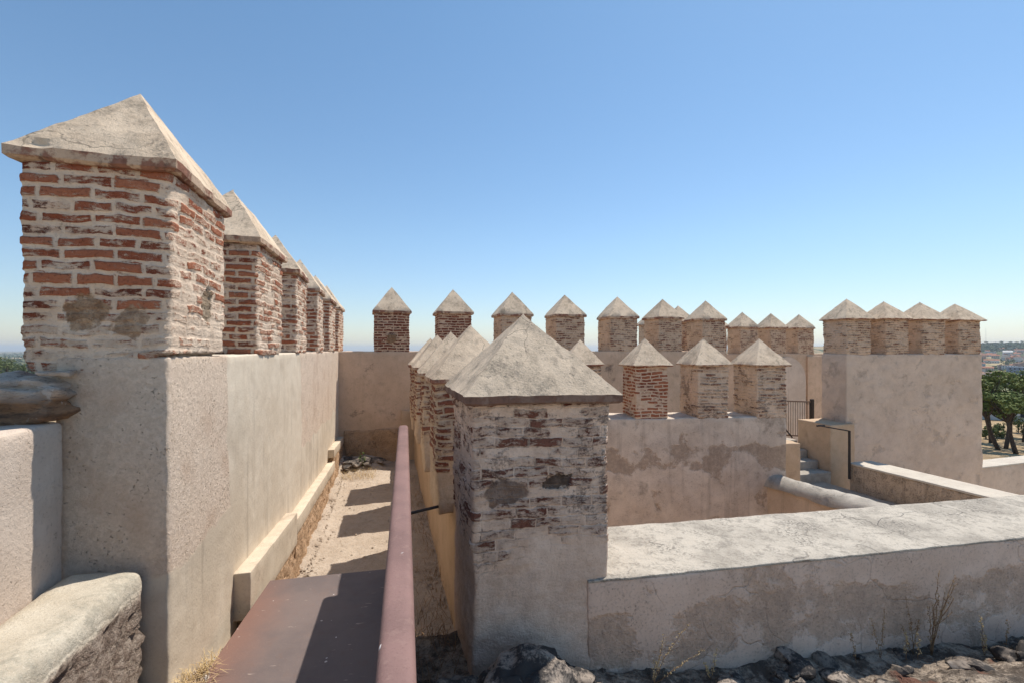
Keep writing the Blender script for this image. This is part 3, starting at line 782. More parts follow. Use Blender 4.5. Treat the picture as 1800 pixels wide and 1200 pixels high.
sheet('walkway_floor', -.86, .50, -1.0, 8.6, .03, lambda w: -2.0+.018*fbm(w, 2.6, 6)+.13*sm(D.dot(w), 7.5, 8.2)*(1+.5*fbm(w, 4))*sm(-P.dot(w), -.1, .35)+.04*sm(-P.dot(w), .60, .76)*(1+fbm(w, 5)), M['earth_floor'], u=P, v=D)
sheet('courtyard_floor', -1, 14, 2.4, 16, .3, lambda w: -4.0+.01*fbm(w, 1), M['pale_paving'])
sheet('unseen_bounce_ground', -.95, 7, -9, .72, .12, lambda w: -1.56-.03*max(0, w.x)+.012*fbm(w, 2), M['pale_paving'])  # unseen ground added behind the camera to bounce warm sunlight onto shaded faces
def zgravel(w):
    d = D.dot(w); p = P.dot(w)
    return -1.34-.27*sm(d, 1.9, 2.95)*1.0+.012*fbm(w, 14)-.16*sm(p, -.80, -.70)-.5*sm(d, 2.98, 3.3)
sheet('gravel_bank', -.85, -.62, .6, 3.3, .012, zgravel, M['gravel'], u=P, v=D)
def wfront(x): return 2.147+math.tan(R(10.8))*(x-.36)
def zrub(w):
    p, d = P.dot(w), D.dot(w)
    z = -1.56-.045*max(0, w.x-.4)
    heap = math.exp(-((w.x-.12)/.34)**2-((w.y-1.85)/.35)**2)
    z += .15*heap
    z += .034*fbm(w, 4, 5)+.018*abs(fbm(w, 13, 4))
    z += .13*sm(w.x, 1.75, 2.3)*(1-sm(w.y, wfront(w.x)-.45, wfront(w.x)-.02))
    z -= .55*sm(d, 2.50, 2.80)*(1-sm(p, .5, .7))
    return z
sheet('rubble_ground', -.85, 4.4, .7, 3.05, .014, zrub, M['rubble_dark'], keep=lambda w: P.dot(w) > .085 and w.y < wfront(w.x)+.3+(.6 if w.x < .1 else 0))
# ------------------------------------------------------------------ stones and weeds
def rock_mesh(name, seed, flat=.7, sub=3, amp=.22, ang=.5):
    bm = bmesh.new(); bmesh.ops.create_icosphere(bm, subdivisions=sub, radius=1)
    rnd = random.Random(seed)
    planes = [(Vector((rnd.uniform(-1, 1), rnd.uniform(-1, 1), rnd.uniform(-1, 1))).normalized(), rnd.uniform(.55, .85)) for _ in range(9)]
    for v in bm.verts:
        p = v.co.copy()
        for n, h in planes:
            k = p.dot(n)-h
            if k > 0: p -= n*k*.85
        p += noise.noise_vector(p*1.6+Vector((seed*3.1, 0, 0)))*amp*.5+noise.noise_vector(p*5+Vector((seed, 9, 0)))*amp*.22
        p.z *= flat
        v.co = p
    me = bpy.data.meshes.new(name); bm.to_mesh(me); bm.free()
    me.polygons.foreach_set('use_smooth', [True]*len(me.polygons)); me.set_sharp_from_angle(angle=R(38))
    return me
rocks = [rock_mesh('rubble_stone', s, .55+.1*(s % 3)) for s in range(6)]
for r_ in rocks: r_.materials.append(M['stone_lichen'])
def put_rock(name, mesh, loc, scl, rot, label, cat, group=None):
    o = bpy.data.objects.new(name, mesh); COL.objects.link(o)
    o.location = loc; o.scale = scl; o.rotation_euler = rot
    return tag(o, label, cat, group)
rs = random.Random(5)
# rubble under the right-hand wall
for i in range(112):
    x = rs.uniform(.95, 3.7) if i < 72 else rs.uniform(-.28, .75)
    y = wfront(x)-rs.uniform(.02, .36) if i < 72 else rs.uniform(1.55, 2.06)
    w = Vector((x, y, 0))
    if P.dot(w) < .17: continue
    s = rs.choice((.02, .03, .035, .04, .055, .075)) if i < 72 else rs.choice((.015, .02, .025, .035))
    put_rock('rubble_stone', rocks[rs.randrange(6)], (x, y, zrub(w)+s*.05), (s*rs.uniform(.9, 1.6), s*rs.uniform(.8, 1.2), s*rs.uniform(.7, 1)),
             (rs.uniform(-.3, .3), rs.uniform(-.3, .3), rs.uniform(0, 6.3)),
             'loose lichen-stained rubble stone at the foot of the broad parapet wall' if i < 72 else 'loose lichen-stained rubble stone at the foot of the whitewashed merlon', 'stone',
             'rubble stones below the parapet' if i < 72 else 'rubble stones below the nearest merlon')
big = [rock_mesh('masonry_block', 40+s, .6, 5, .42) for s in range(3)]
for b_ in big: b_.materials.append(M['stone_lichen'])
put_rock('masonry_block', big[0], (-.22, 1.80, -1.45), (.17, .13, .20), (.1, 0, .2), 'squarish dark masonry lump beside the handrail, in front of the whitewashed merlon', 'stone')
put_rock('masonry_block', big[1], (.10, 1.90, -1.44), (.27, .19, .29), (0, .05, .4), 'widest dark masonry lump at the foot of the whitewashed merlon', 'stone')
put_rock('masonry_block', big[2], (.35, 1.82, -1.47), (.17, .15, .22), (0, .2, 1.0), 'sunlit corner lump of masonry right of the whitewashed merlon foot', 'stone')
# stacked slabs on the left
def slab_stone(c, L, W, H, rot, seed, label):
    u = unit(rot); v = unit(rot+math.pi/2)
    org = Vector((c[0], c[1], 0))-u*L/2-v*W/2
    def fn(w, a, b, cc):
        k = noise.noise(Vector((a*5+seed, b*5, cc*9)))
        st = .010*math.sin(w.z*130+5*noise.noise(w*5))
        vd = noise.voronoi(Vector((w.x*9+seed, w.y*9, w.z*16)))[0]
        w = w+(w-Vector((c[0], c[1], c[2]+H/2))).normalized()*(.045*(vd[1]-vd[0])-.02)
        return w+nvec(w, 5, seed)*.030+nvec(w, 13, seed)*.008+Vector((0, 0, .014*k))+(w-Vector(c)).normalized()*st*.5+nvec(w, 34, seed)*.005
    V, F, UV = slab_geo(org, u, v, L, W, c[2], c[2]+H, res=.012, r=min(.03, H*.3), amp=0, fn=fn)
    o = make('stone_slab', V, F, M['stone_slab'], None, (c[0], c[1], c[2]), UV)
    return tag(o, label, 'stone')
pl = math.atan2(P.y, P.x)
slab_stone((-1.83, 1.685, -.272), .36, .26, .094, pl, 1, 'thick brown bottom slab of the stacked stones under the nearest brick merlon')
slab_stone((-1.775, 1.70, -.190), .26, .24, .050, pl, 2, 'thin grey middle slab of the stacked stones under the nearest brick merlon')
slab_stone((-1.80, 1.705, -.152), .28, .24, .056, pl+.05, 3, 'rounded grey top slab of the stacked stones under the nearest brick merlon')
slab_stone((-1.70, 1.745, -.092), .10, .2, .022, pl, 4, 'small grey flake wedged between the stacked slabs and the brick merlon')
# fallen rocks and earth at the end of the walkway
for k, (p, d, s, f) in enumerate(((-.60, 8.02, .15, .8), (-.70, 8.10, .12, .9), (-.40, 8.08, .13, .7), (-.22, 8.1, .11, .7), (-.52, 7.84, .06, .6), (-.33, 7.86, .05, .6), (-.66, 7.75, .07, .6), (-.12, 8.05, .08, .6))):
    w = pd(p, d, -1.88); s *= 1.25
    put_rock('fallen_stone', rocks[k % 6], w, (s*1.2, s, s*f), (0, 0, k*1.3), 'fallen stone at the far end of the walkway floor', 'stone', 'stones fallen at the end of the walkway')

def stem(pts, r0, r1, n=5):
    return tube(pts, [r0+(r1-r0)*i/(len(pts)-1) for i in range(len(pts))], n)
def pod(c, s, rnd):
    bm = []
    V = [Vector(c)+Vector((rnd.uniform(-.3, .3)*s, rnd.uniform(-.3, .3)*s, 0))+Vector(d)*s for d in ((1, 0, 0), (-1, 0, 0), (0, 1, 0), (0, -1, 0), (0, 0, 1.3), (0, 0, -1.3))]
    return V, [(0, 2, 4), (2, 1, 4), (1, 3, 4), (3, 0, 4), (2, 0, 5), (1, 2, 5), (3, 1, 5), (0, 3, 5)]
def weed(base, shoots, label, seed, r=.0022, pods=True, group=None, pm='dry_pod', name='dry_weed'):
    """shoots: (dx, dy, height, bend) relative to base"""
    rnd = random.Random(seed)
    root = empty(name, base); tag(root, label, 'dry weed', group)
    S, heads = [], []
    for (dx, dy, h, bend) in shoots:
        n = 14; pts = []; PD = []; heads.append(PD)
        for i in range(n+1):
            t = i/n
            pts.append(Vector(base)+Vector((dx*t**bend, dy*t, h*t))+Vector((rnd.uniform(-1, 1), rnd.uniform(-1, 1), 0))*.0035)
        S.append(stem(pts, r, r*.35))
        for i in range(3, n*4):
            t = i/(n*4)
            if t < .25: continue
            k = t*n; a = pts[int(k)].lerp(pts[min(n, int(k)+1)], k-int(k))
            if rnd.random() < .9:
                PD.append(pod(a+Vector((rnd.uniform(-1, 1), rnd.uniform(-1, 1), rnd.uniform(-.3, .6)))*.008, rnd.uniform(.0018, .0042), rnd))
        for q in range(2 if h > .3 else 0):
            t = rnd.uniform(.25, .7); k = int(t*n); a = pts[k]
            L = h*rnd.uniform(.12, .25); dr = Vector((rnd.uniform(-1, 1), rnd.uniform(-.6, .3), rnd.uniform(.6, 1.2))).normalized()
            sp = [a+dr*L*j/5+Vector((0, 0, L*.3*(j/5)**2)) for j in range(6)]
            S.append(stem(sp, r*.5, r*.25, 4))
            for j in range(1, 6): PD.append(pod(sp[j], rnd.uniform(.0018, .0038), rnd))
    V, F = join(S); make('stems', V, F, M['dry_stem'], root, base)
    for PD in heads:
        if pods and PD: make('seed_heads', *join(PD), M[pm], root, base, smooth=False)
    return root
def ray(px, py, y): return Vector(((px-900)/800*y, y, -(py-614)/800*y))
def on_ground(px, off=.10):
    # point in front of the right-hand parapet at picture column px
    k = (px-900)/800
    y = (2.147-math.tan(R(10.8))*.36-off)/(1-math.tan(R(10.8))*k)
    return Vector((k*y, y, zrub(Vector((k*y, y, 0)))-.01))
b = on_ground(1637, .06)
weed(b, [(.045, .0, .47, 1.6), (.11, -.02, .45, 1.4), (.06, .02, .33, 1.2), (.14, .0, .40, 1.8), (-.02, -.01, .28, 1.2)], 'tallest branching dry weed against the parapet wall, near the right edge', 1, .0028)
weed(on_ground(1605, .05), [(-.04, 0, .32, 2), (.03, .0, .20, 1.2), (-.06, 0, .17, 1)], 'dry weed with drooping shoots just left of the tallest weed', 2, .0018)
weed(on_ground(1548, .06), [(.02, 0, .27, 1.3), (-.05, .0, .22, 1.3)], 'thin brown dry weed near the middle of the parapet wall', 3, .0016)
weed(on_ground(1593, .10), [(.0, 0, .15, 1)], 'short straw-coloured spike nearest the drooping weed', 4, .0018, pm='straw_pale')
weed(on_ground(1614, .12), [(.0, 0, .15, 1)], 'short straw-coloured spike between the drooping weed and the tallest weed', 5, .0018, pm='straw_pale')
weed(on_ground(1730, .12), [(-.02, 0, .22, 1.3), (.01, 0, .12, 1)], 'dry weed with pale seed heads standing between rubble stones', 6, .0018, pm='straw_pale')
weed(on_ground(1768, .12), [(.01, 0, .20, 1)], 'rightmost dry weed rising from the rubble stones', 7, .0020)
weed(on_ground(1150, .10), [(.17, 0, .29, 1.5), (.05, .0, .24, 1.2), (.22, -.03, .19, 1.1), (.0, 0, .12, 1)], 'golden arching dry weed by the left end of the parapet wall', 8, .0018, pm='straw_pale')
weed(on_ground(1250, .08), [(.03, 0, .16, 1.2), (-.03, 0, .09, 1)], 'small golden dry weed right of the arching one', 9, .0015, pm='straw_pale')
weed(on_ground(1505, .07), [(-.03, 0, .17, 1.2)], 'low dark dry weed under the bleached streak of the parapet wall', 10, .0015)
for k, (px, y, z) in enumerate(((742, 2.55, -1.60), (735, 2.75, -1.66), (752, 2.85, -1.8))):
    weed(ray(px, 614, y)+Vector((0, 0, z)), [(.05, .02, .20, 1.3), (-.02, .03, .16, 1), (.1, -.03, .13, 1.4)], 'straggly dry stalks growing between the handrail and the whitewashed merlon', 20+k, .0014, group='dry stalks beside the handrail', pods=False)
# green weed at the end of the walkway
gp = pd(-.42, 7.92, -1.96)
gw = empty('green_weed', gp); tag(gw, 'single green weed among the stones at the end of the walkway', 'weed')
rnd = random.Random(4); S = []; LV = []
for k in range(5):
    tip = gp+Vector((rnd.uniform(-.06, .06), rnd.uniform(-.05, .05), rnd.uniform(.16, .30)))
    S.append(stem([gp, gp.lerp(tip, .5)+Vector((0, 0, .02)), tip], .004, .002, 5))
    for j in range(14):
        c = gp.lerp(tip, rnd.uniform(.2, 1)); dr = Vector((rnd.uniform(-1, 1), rnd.uniform(-1, 1), rnd.uniform(0, .8)))*.035
        sd = dr.cross(Vector((0, 0, 1)))*.35
        LV.append(([c, c+dr*.5+sd, c+dr, c+dr*.5-sd], [(0, 1, 2, 3)]))
make('stems', *join(S), M['green_leaf'], gw, gp); make('leaves', *join(LV), M['green_leaf'], gw, gp, smooth=False)
# straw along the walkway plate and in the corner
def straw(name, n, place, hmin, hmax, mat, seed, lean=.8):
    rnd = random.Random(seed); B = []
    for _ in range(n):
        c = place(rnd); h = rnd.uniform(hmin, hmax); a = rnd.uniform(0, 6.28)
        d = Vector((math.cos(a), math.sin(a), 0)); w = Vector((-d.y, d.x, 0))*.0016
        m = c+d*h*lean*.35+Vector((0, 0, h*.6)); t = c+d*h*lean+Vector((0, 0, h*rnd.uniform(.3, 1)))
        B.append(([c-w, c+w, m+w*.8, m-w*.8, t], [(0, 1, 2, 3), (3, 2, 4)]))
    o = make(name, *join(B), M[mat], None, (0, 0, 0), smooth=False)
    return tag(o, kind='stuff')
def pg(rnd):
    d = 1.75+rnd.random()**1.3*.75; p = rnd.uniform(-.82, -.755); w = pd(p, d); w.z = zgravel(w)-.01
    return w
o = straw('dry_grass', 520, pg, .03, .10, 'straw', 3, 1.0); tag(o, 'dry straw grass between the plastered wall and the walkway plate', 'dry grass')
def pe(rnd):
    w = pd(rnd.uniform(-.74, -.2), rnd.uniform(7.3, 8.0)+0, -1.99); return w
o = straw('dry_grass', 500, pe, .03, .12, 'straw', 5, 1.3); tag(o, 'dry straw litter around the fallen stones at the walkway end', 'dry grass')
def pf(rnd):
    w = pd(rnd.uniform(.09, .34), rnd.uniform(1.9, 2.6)); w.z = zrub(w)-.005; return w
o = straw('dry_grass', 130, pf, .03, .12, 'dry_stem', 6, 1.2); tag(o, 'sparse brown dry grass in the dark gap right of the handrail', 'dry grass')
def pr(rnd):
    w = pd(rnd.choice((rnd.uniform(.12, .44), rnd.gauss(.40, .04))), rnd.uniform(2.7, 6.5)); w.z = -2.0; return w
o = straw('dry_grass', 420, pr, .03, .14, 'dry_stem', 9, 1.4); tag(o, 'dark dry plant litter on the shaded floor right of the handrail', 'dry grass')
# pebbles on gravel and floor edges: uncountable litter
def litter(name, n, place, smin, smax, mat, seed):
    rnd = random.Random(seed); B = []
    for _ in range(n):
        c = place(rnd); s = smin+(smax-smin)*rnd.random()**2.5
        V = [c+Vector((x*rnd.uniform(.6, 1.3), y*rnd.uniform(.6, 1.3), z*rnd.uniform(.4, .9)))*s for x, y, z in ((1, 0, 0), (0, 1, 0), (-1, 0, 0), (0, -1, 0), (0, 0, 1))]
        B.append((V, [(0, 1, 4), (1, 2, 4), (2, 3, 4), (3, 0, 4)]))
    return tag(make(name, *join(B), M[mat], None, (0, 0, 0), smooth=False), kind='stuff')
def pl1(rnd):
    w = pd(rnd.uniform(-.83, -.70), rnd.uniform(1.9, 2.95)); w.z = zgravel(w)-.002; return w
o = litter('pebbles', 900, pl1, .002, .012, 'gravel', 1); tag(o, 'pale pebbles between the plastered wall and the walkway plate', 'pebbles')
def pl2(rnd):
    p = rnd.choice((-.70, -.70, .38, rnd.uniform(-.7, .4)))+rnd.gauss(0, .05); w = pd(max(-.75, min(.43, p)), rnd.uniform(2.8, 8.0), -1.998+.03*(p < -.66)); return w
o = litter('pebbles', 2600, pl2, .003, .020, 'earth_floor', 2); tag(o, 'small stones and earth crumbs along both edges of the walkway floor', 'pebbles')
def pl3(rnd):
    x = rnd.uniform(-.3, 3.6); w = Vector((x, rnd.uniform(1.4, wfront(x)), 0)); w.z = zrub(w)-.001; return w
o = litter('rubble_chips', 1800, pl3, .003, .018, 'rubble_dark', 3); tag(o, 'dark rubble chips scattered in front of the parapet wall', 'rubble')

# ------------------------------------------------------------------ land beyond the castle
def hz(x, y):
    r = math.hypot(x, y); az = math.degrees(math.atan2(x, y))
    tab = [(0, -6), (14, -6.2), (76, -11.6), (150, -14), (250, -17), (450, -26), (800, -40), (1e6, -40)]
    for (a, za), (b, zb) in zip(tab, tab[1:]):
        if a <= r <= b: z = za+(zb-za)*(r-a)/(b-a); break
    k = sm(az, 18, 34)*(1-sm(az, 75, 95))
    rise = 20*sm(r, 900, 1700)+36*sm(r, 1700, 2900)
    z += k*(rise+6*sm(r, 1500, 2600)*noise.noise(Vector((x*.0012, y*.0012, 3))))
    z += .5*sm(r, 20, 60)*noise.noise(Vector((x*.06, y*.06, 0)))
    return z
def terrain():
    V, F = [], []
    rings = [0.5]; r = 6
    while r < 18000: rings.append(r); r *= 1.11
    n = 180
    for r in rings:
        for k in range(n):
            a = 2*math.pi*k/n; x, y = r*math.sin(a), r*math.cos(a)
            V.append((x, y, hz(x, y)))
    for i in range(len(rings)-1):
        for k in range(n):
            j = (k+1) % n
            F.append((i*n+j, i*n+k, (i+1)*n+k, (i+1)*n+j))
    F = [tuple(reversed(f)) for f in F]
    F.append(tuple(range(n)))
    o = make('terrain', V, F, M['terrain'], None, (0, 0, 0)); tag(o, kind='structure')
    return o
def terrain_mat():
    t = T('terrain'); p = t.pos()
    r = t.vm('LENGTH', p)
    near = t.mix(t.step(t.noise(p, .35, 6, .7), .40, .62), (.46, .34, .20), (.25, .18, .11))
    near = t.mix(t.mul(t.step(t.noise(p, 2.2, 5, .7), .52, .62), .7), near, (.13, .105, .065))
    fld = t.n('TexVoronoi'); t.L(fld.inputs['Vector'], t.sc(p, (.0045, .0030, 0))); fld.inputs['Scale'].default_value = 1
    s = t.n('SeparateColor'); t.L(s.inputs[0], fld.outputs['Color'])
    field = t.ramp(s.outputs[0], [(0, (.36, .26, .14)), (.35, (.44, .34, .20)), (.5, (.10, .12, .05)), (.75, (.055, .075, .032)), (1, (.20, .19, .10))])
    dots = t.step(t.noise(p, .03, 5, .75), .50, .58)
    field = t.mix(t.mul(dots, t.step(r, 300, 700)), field, (.045, .062, .028))
    col = t.mix(t.step(r, 240, 330), near, field)
    M['terrain'] = t.done(col, .95, None, .05)
terrain_mat(); terrain()

def leaf_blob(c, rad, n, size, rnd, out):
    for _ in range(n):
        while True:
            q = Vector((rnd.uniform(-1, 1), rnd.uniform(-1, 1), rnd.uniform(-1, 1)))
            if .25 < q.length < 1: break
        if rnd.random() < .6: q.normalize(); q *= rnd.uniform(.8, 1.05)
        p = Vector(c)+Vector((q.x*rad[0], q.y*rad[1], q.z*rad[2]))
        nrm = (q+Vector((rnd.uniform(-.6, .6), rnd.uniform(-.6, .6), rnd.uniform(-.2, .9)))).normalized()
        a = nrm.cross(Vector((rnd.uniform(-1, 1), rnd.uniform(-1, 1), rnd.uniform(-1, 1)))).normalized(); b = nrm.cross(a)
        s = size*rnd.uniform(.5, 1.2)
        out.append(([p-a*s, p-b*s*.6+a*s*.2, p+a*s, p+b*s*.7], [(0, 1, 2, 3)]))
def pine(base, h, lean, crown, seed, label, mat='pine_leaf', group=None, tr=.22, leaf=.17, name='pine_tree', per=150, cat='tree'):
    """crown: (dx, dy, height fraction, rx, rz) clumps"""
    rnd = random.Random(seed); base = Vector(base)
    root = empty(name, base); tag(root, label, cat, group)
    top = base+Vector((lean[0], lean[1], h*.78))
    pts = [base.lerp(top, i/8)+Vector((math.sin(i/8*3.1)*lean[2], 0, 0)) for i in range(9)]
    S = [tube(pts, [tr*(1-.07*i) for i in range(9)], 8)]
    LV = []
    for dx, dy, f, rx, rz in crown:
        c = base+Vector((lean[0]+dx, lean[1]+dy, h*f))
        k = pts[min(8, int(rnd.uniform(4, 7)))]
        S.append(tube([k, k.lerp(c, .55)+Vector((0, 0, -.15*rx)), c], [tr*.45, tr*.3, tr*.12], 6))
        for _ in range(9):
            o = Vector((rnd.gauss(0, .42)*rx, rnd.gauss(0, .42)*rx, rnd.gauss(0, .38)*rz))
            s = rnd.uniform(.30, .5)
            leaf_blob(c+o, (rx*s, rx*s, rz*s*.8), per//9*2, leaf, rnd, LV)
    make('trunk', *join(S), M['bark'], root, base)
    make('crown', *join(LV), M[mat], root, base, smooth=False)
    return root
def gp_(px, y): 
    x = (px-900)/800*y; return Vector((x, y, hz(x, y)))
def rim(n, r0, r1, f0, f1, seed, rz=.9):
    q = random.Random(seed)
    return [(q.uniform(-r0, r0), q.uniform(-r0, r0), q.uniform(f0, f1), r1*q.uniform(.7, 1.2), rz*q.uniform(.7, 1.2)) for _ in range(n)]
pine(gp_(1755, 52), 9.0, (-1.3, .3, -.55), rim(16, 2.0, 1.15, .60, .98, 1), 1, 'tall pine with a curved bare trunk, nearest the tower', per=125)
pine(gp_(1786, 49), 6.9, (-.9, 0, -.3), rim(15, 1.7, 1.0, .58, 1.0, 2), 2, 'lower bright green pine leaning at the right edge, in front of the others', per=125)
pine(gp_(1768, 53), 6.2, (1.2, .8, .2), rim(8, 1.4, .9, .62, .95, 3), 3, 'short leaning pine between the tall pine and the bright pine', 'pine_leaf_dark')
pine(gp_(1742, 58), 8.0, (-.5, .3, .1), rim(12, 1.7, 1.1, .45, .9, 4), 4, 'dark dense pine hard against the tower edge, behind the tall pine', 'pine_leaf_dark')
pine(gp_(1800, 60), 9.4, (.5, .3, .2), rim(16, 2.2, 1.25, .5, .98, 5), 5, 'broad pine cut off by the right picture edge', per=125)
pine(gp_(1838, 55), 8.6, (.5, .3, .2), rim(14, 2.0, 1.2, .5, .98, 6), 6, 'pine just outside the right picture edge', per=120)
pine(gp_(1776, 66), 8.8, (.2, .3, .1), rim(14, 2.2, 1.2, .45, .95, 7), 7, 'dark rear pine showing between the two front pines', 'pine_leaf_dark')
pine(gp_(1700, 60), 8.2, (.2, .3, .1), rim(12, 2.2, 1.2, .45, .95, 8), 8, 'pine hidden behind the tower', 'pine_leaf_dark', per=100)
for k, (px, y, s) in enumerate(((1752, 63, .9), (1790, 70, 1.3), (1733, 62, .8), (1812, 62, 1.1))):
    pine(gp_(px, y), 2.2*s, (0, 0, 0), rim(6, .9*s, .7*s, .3, .9, 30+k, .6*s), 40+k, 'low dark bush among the pine trunks beyond the tower', 'pine_leaf_dark', 'bushes under the pines', .08, .12, 'bush', 90, 'bush')
# trees on the plain, left
lt = [(-12, 225, 19, 'tall dark tree at the left picture edge, beyond the dry field'), (12, 240, 17, 'rounded olive-green tree in the middle of the left tree group'), (31, 255, 14.5, 'paler tree touching the brick merlon on the left'),
      (48, 262, 14, 'tree beyond the dry field just behind the brick merlon'), (0, 290, 20, 'rear dark tree at the left edge, behind the olive-green one'), (-30, 250, 10, 'tree beyond the left picture edge'), (22, 300, 17, 'rear tree between the olive-green and the paler tree')]
for k, (px, y, h, lab) in enumerate(lt):
    pine(gp_(px, y), h, (0, 0, 0), rim(14, h*.26, h*.17, .25, .95, 60+k, h*.13), 70+k, lab, 'olive_leaf' if k % 3 else 'pine_leaf_dark', None, .3, .38, 'field_tree', 80)

# ------------------------------------------------------------------ town on the right
def simple_flat(name, c, rough=.85):
    t = T(name); p = t.pos()
    M[name] = t.done(t.mix(t.step(t.noise(p, .35, 3), .35, .65), c, tuple(k*.78 for k in c)), rough, None, .15)
for nm, c in (('house_white', (.72, .69, .65)), ('house_cream', (.62, .52, .40)), ('house_pink', (.55, .36, .28)), ('house_blue', (.28, .34, .42)), ('roof_tile', (.38, .165, .10)), ('roof_pale', (.50, .32, .23)), ('window_dark', (.05, .055, .065))):
    simple_flat(nm, c)
def box_vf(x0, x1, y0, y1, z0, z1):
    V = [Vector((x, y, z)) for z in (z0, z1) for x, y in ((x0, y0), (x1, y0), (x1, y1), (x0, y1))]
    return V, [(3, 2, 1, 0), (4, 5, 6, 7), (0, 1, 5, 4), (1, 2, 6, 5), (2, 3, 7, 6), (3, 0, 4, 7)]
def house(L, W, H, wall, roof, flat, label, name, group):
    root = empty(name); tag(root, label, 'house', group)
    make('wall', *box_vf(-L/2, L/2, -W/2, W/2, -3, H), M[wall], root, smooth=False)
    if flat: rv = box_vf(-L/2-.2, L/2+.2, -W/2-.2, W/2+.2, H+.003, H+.6)
    else:
        a, b, hh = L/2+.5, W/2+.5, H+W*.27
        rv = ([Vector(q) for q in ((-a, -b, H), (a, -b, H), (a, b, H), (-a, b, H), (-a, 0, hh), (a, 0, hh))], [(0, 1, 5, 4), (2, 3, 4, 5), (1, 2, 5), (3, 0, 4), (3, 2, 1, 0)])
    make('roof', *rv, M[roof], root, smooth=False)
    n = max(2, int(L/3.2)); fl = max(1, int(H/3))
    for f in range(fl):
        for i in range(n):
            x = -L/2+L*(i+.5)/n; z = f*3+.9
            make('window', *box_vf(x-.55, x+.55, -W/2-.06, -W/2+.05, z, z+1.5), M['window_dark'], root, smooth=False)
    return root
def copy_tree(o, parent=None):
    c = o.copy(); COL.objects.link(c)
    if parent: c.parent = parent
    for ch in list(o.children): copy_tree(ch, c)
    return c
protos = [house(11, 8, 5.8, 'house_white', 'roof_tile', False, 'distant white house with a red tiled gable roof', 'town_house', 'white gabled houses of the town'),
          house(14, 9, 6, 'house_cream', 'roof_tile', False, 'distant cream house with a red tiled gable roof', 'town_house', 'cream gabled houses of the town'),
          house(12, 10, 8.8, 'house_pink', 'roof_pale', True, 'distant pinkish flat-roofed block', 'town_house', 'pinkish flat-roofed blocks of the town'),
          house(16, 10, 9, 'house_white', 'roof_pale', True, 'distant white flat-roofed block', 'town_house', 'white flat-roofed blocks of the town'),
          house(22, 10, 5.5, 'house_white', 'roof_tile', False, 'distant long white building with a red tiled roof', 'long_house', 'long white buildings of the town')]
ht = random.Random(11); used = set()
for i in range(170):
    y = 430+ (i/170)**1.1*1150
    px = ht.uniform(1690, 1880)
    x = (px-900)/800*y
    k = ht.choices(range(5), (4, 3, 2, 2, 2))[0]
    o = protos[k] if k not in used else copy_tree(protos[k]); used.add(k)
    o.location = (x, y, hz(x, y)); o.rotation_euler = (0, 0, ht.choice((-.5, -.75, -.6, .9, .8))+ht.uniform(-.15, .15))
b = house(13, 11, 24, 'house_blue', 'house_blue', True, 'tallest slate-blue apartment block in the town, above the pines', 'apartment_block', None)
b.location = (*gp_(1786, 480).xy, gp_(1786, 480).z-6); b.rotation_euler = (0, 0, -.7); b['category'] = 'apartment block'; 
b = house(26, 14, 4, 'house_white', 'house_white', True, 'low pale shed roof showing between the pine trunks', 'shed', None)
b.location = gp_(1750, 92); b.rotation_euler = (0, 0, -.5); b['category'] = 'shed'
# church-like white gable high in the town
b = house(18, 16, 12, 'house_white', 'house_white', False, 'bright white gabled building standing highest above the town roofs', 'hall', None)
b.location = gp_(1771, 1250); b.rotation_euler = (0, 0, -.7); b['category'] = 'building'
# wooded hill behind the town and far woods on the plain
def woods(name, n, place, size, per, mat, seed, label):
    rnd = random.Random(seed); LV = []
    for _ in range(n):
        c = place(rnd); s = size*rnd.uniform(.6, 1.5)
        leaf_blob((c[0], c[1], c[2]+s*.7), (s, s, s*.75), per, s*.42, rnd, LV)
    o = make(name, *join(LV), M[mat], None, (0, 0, 0), smooth=False)
    tag(o, label, 'woodland', None, 'stuff')
def ph(rnd):
    y = rnd.uniform(1480, 2300); px = rnd.uniform(1680, 1900); x = (px-900)/800*y; return (x, y, hz(x, y))
woods('hill_woodland', 1500, ph, 6.5, 16, 'wood_far', 3, 'dark green woodland covering the hill behind the town')
def pt(rnd):
    y = rnd.uniform(430, 1000); px = rnd.uniform(1690, 1880); x = (px-900)/800*y; return (x, y, hz(x, y))
woods('town_trees', 160, pt, 4.0, 20, 'wood_far', 4, 'small dark trees scattered among the town houses')
def pw(rnd):
    y = 560*(10 ** rnd.random()); px = rnd.uniform(-90, 150); x = (px-900)/800*y; return (x, y, hz(x, y))
woods('plain_woodland', 900, pw, 6.0, 14, 'wood_far', 5, 'scattered woodland on the hazy plain, left')
def pm(rnd):
    y = rnd.uniform(500, 1500); px = rnd.uniform(1040, 1100); x = (px-900)/800*y; return (x, y, hz(x, y))
for k, (px, y) in enumerate(((1788, 2020), (1776, 2060), (1760, 2040), (1748, 2080), (1733, 2020), (1797, 2050))):
    g = gp_(px, y)
    pine(g, 15+k % 3*2, (0, 0, 0), [(0, 0, .95, 7, 2.2), (3, 0, .9, 5, 2)], 200+k, 'distant umbrella pine on the hill skyline', 'wood_far', 'umbrella pines on the hill skyline', .6, 1.8, 'umbrella_pine', 60)
g = gp_(1733, 1900)
ms = empty('radio_mast', g); tag(ms, 'thin radio mast on the hill, close to the tower edge', 'mast')
make('mast', *tube([g, g+Vector((0, 0, 75))], [.5, .3], 6), M['house_white'], ms, g)
make('antenna', *join([bar(g+Vector((-1.2, 0, z)), g+Vector((1.2, 0, z)), .3, .3) for z in (60, 66, 72)]), M['house_white'], ms, g, smooth=False)

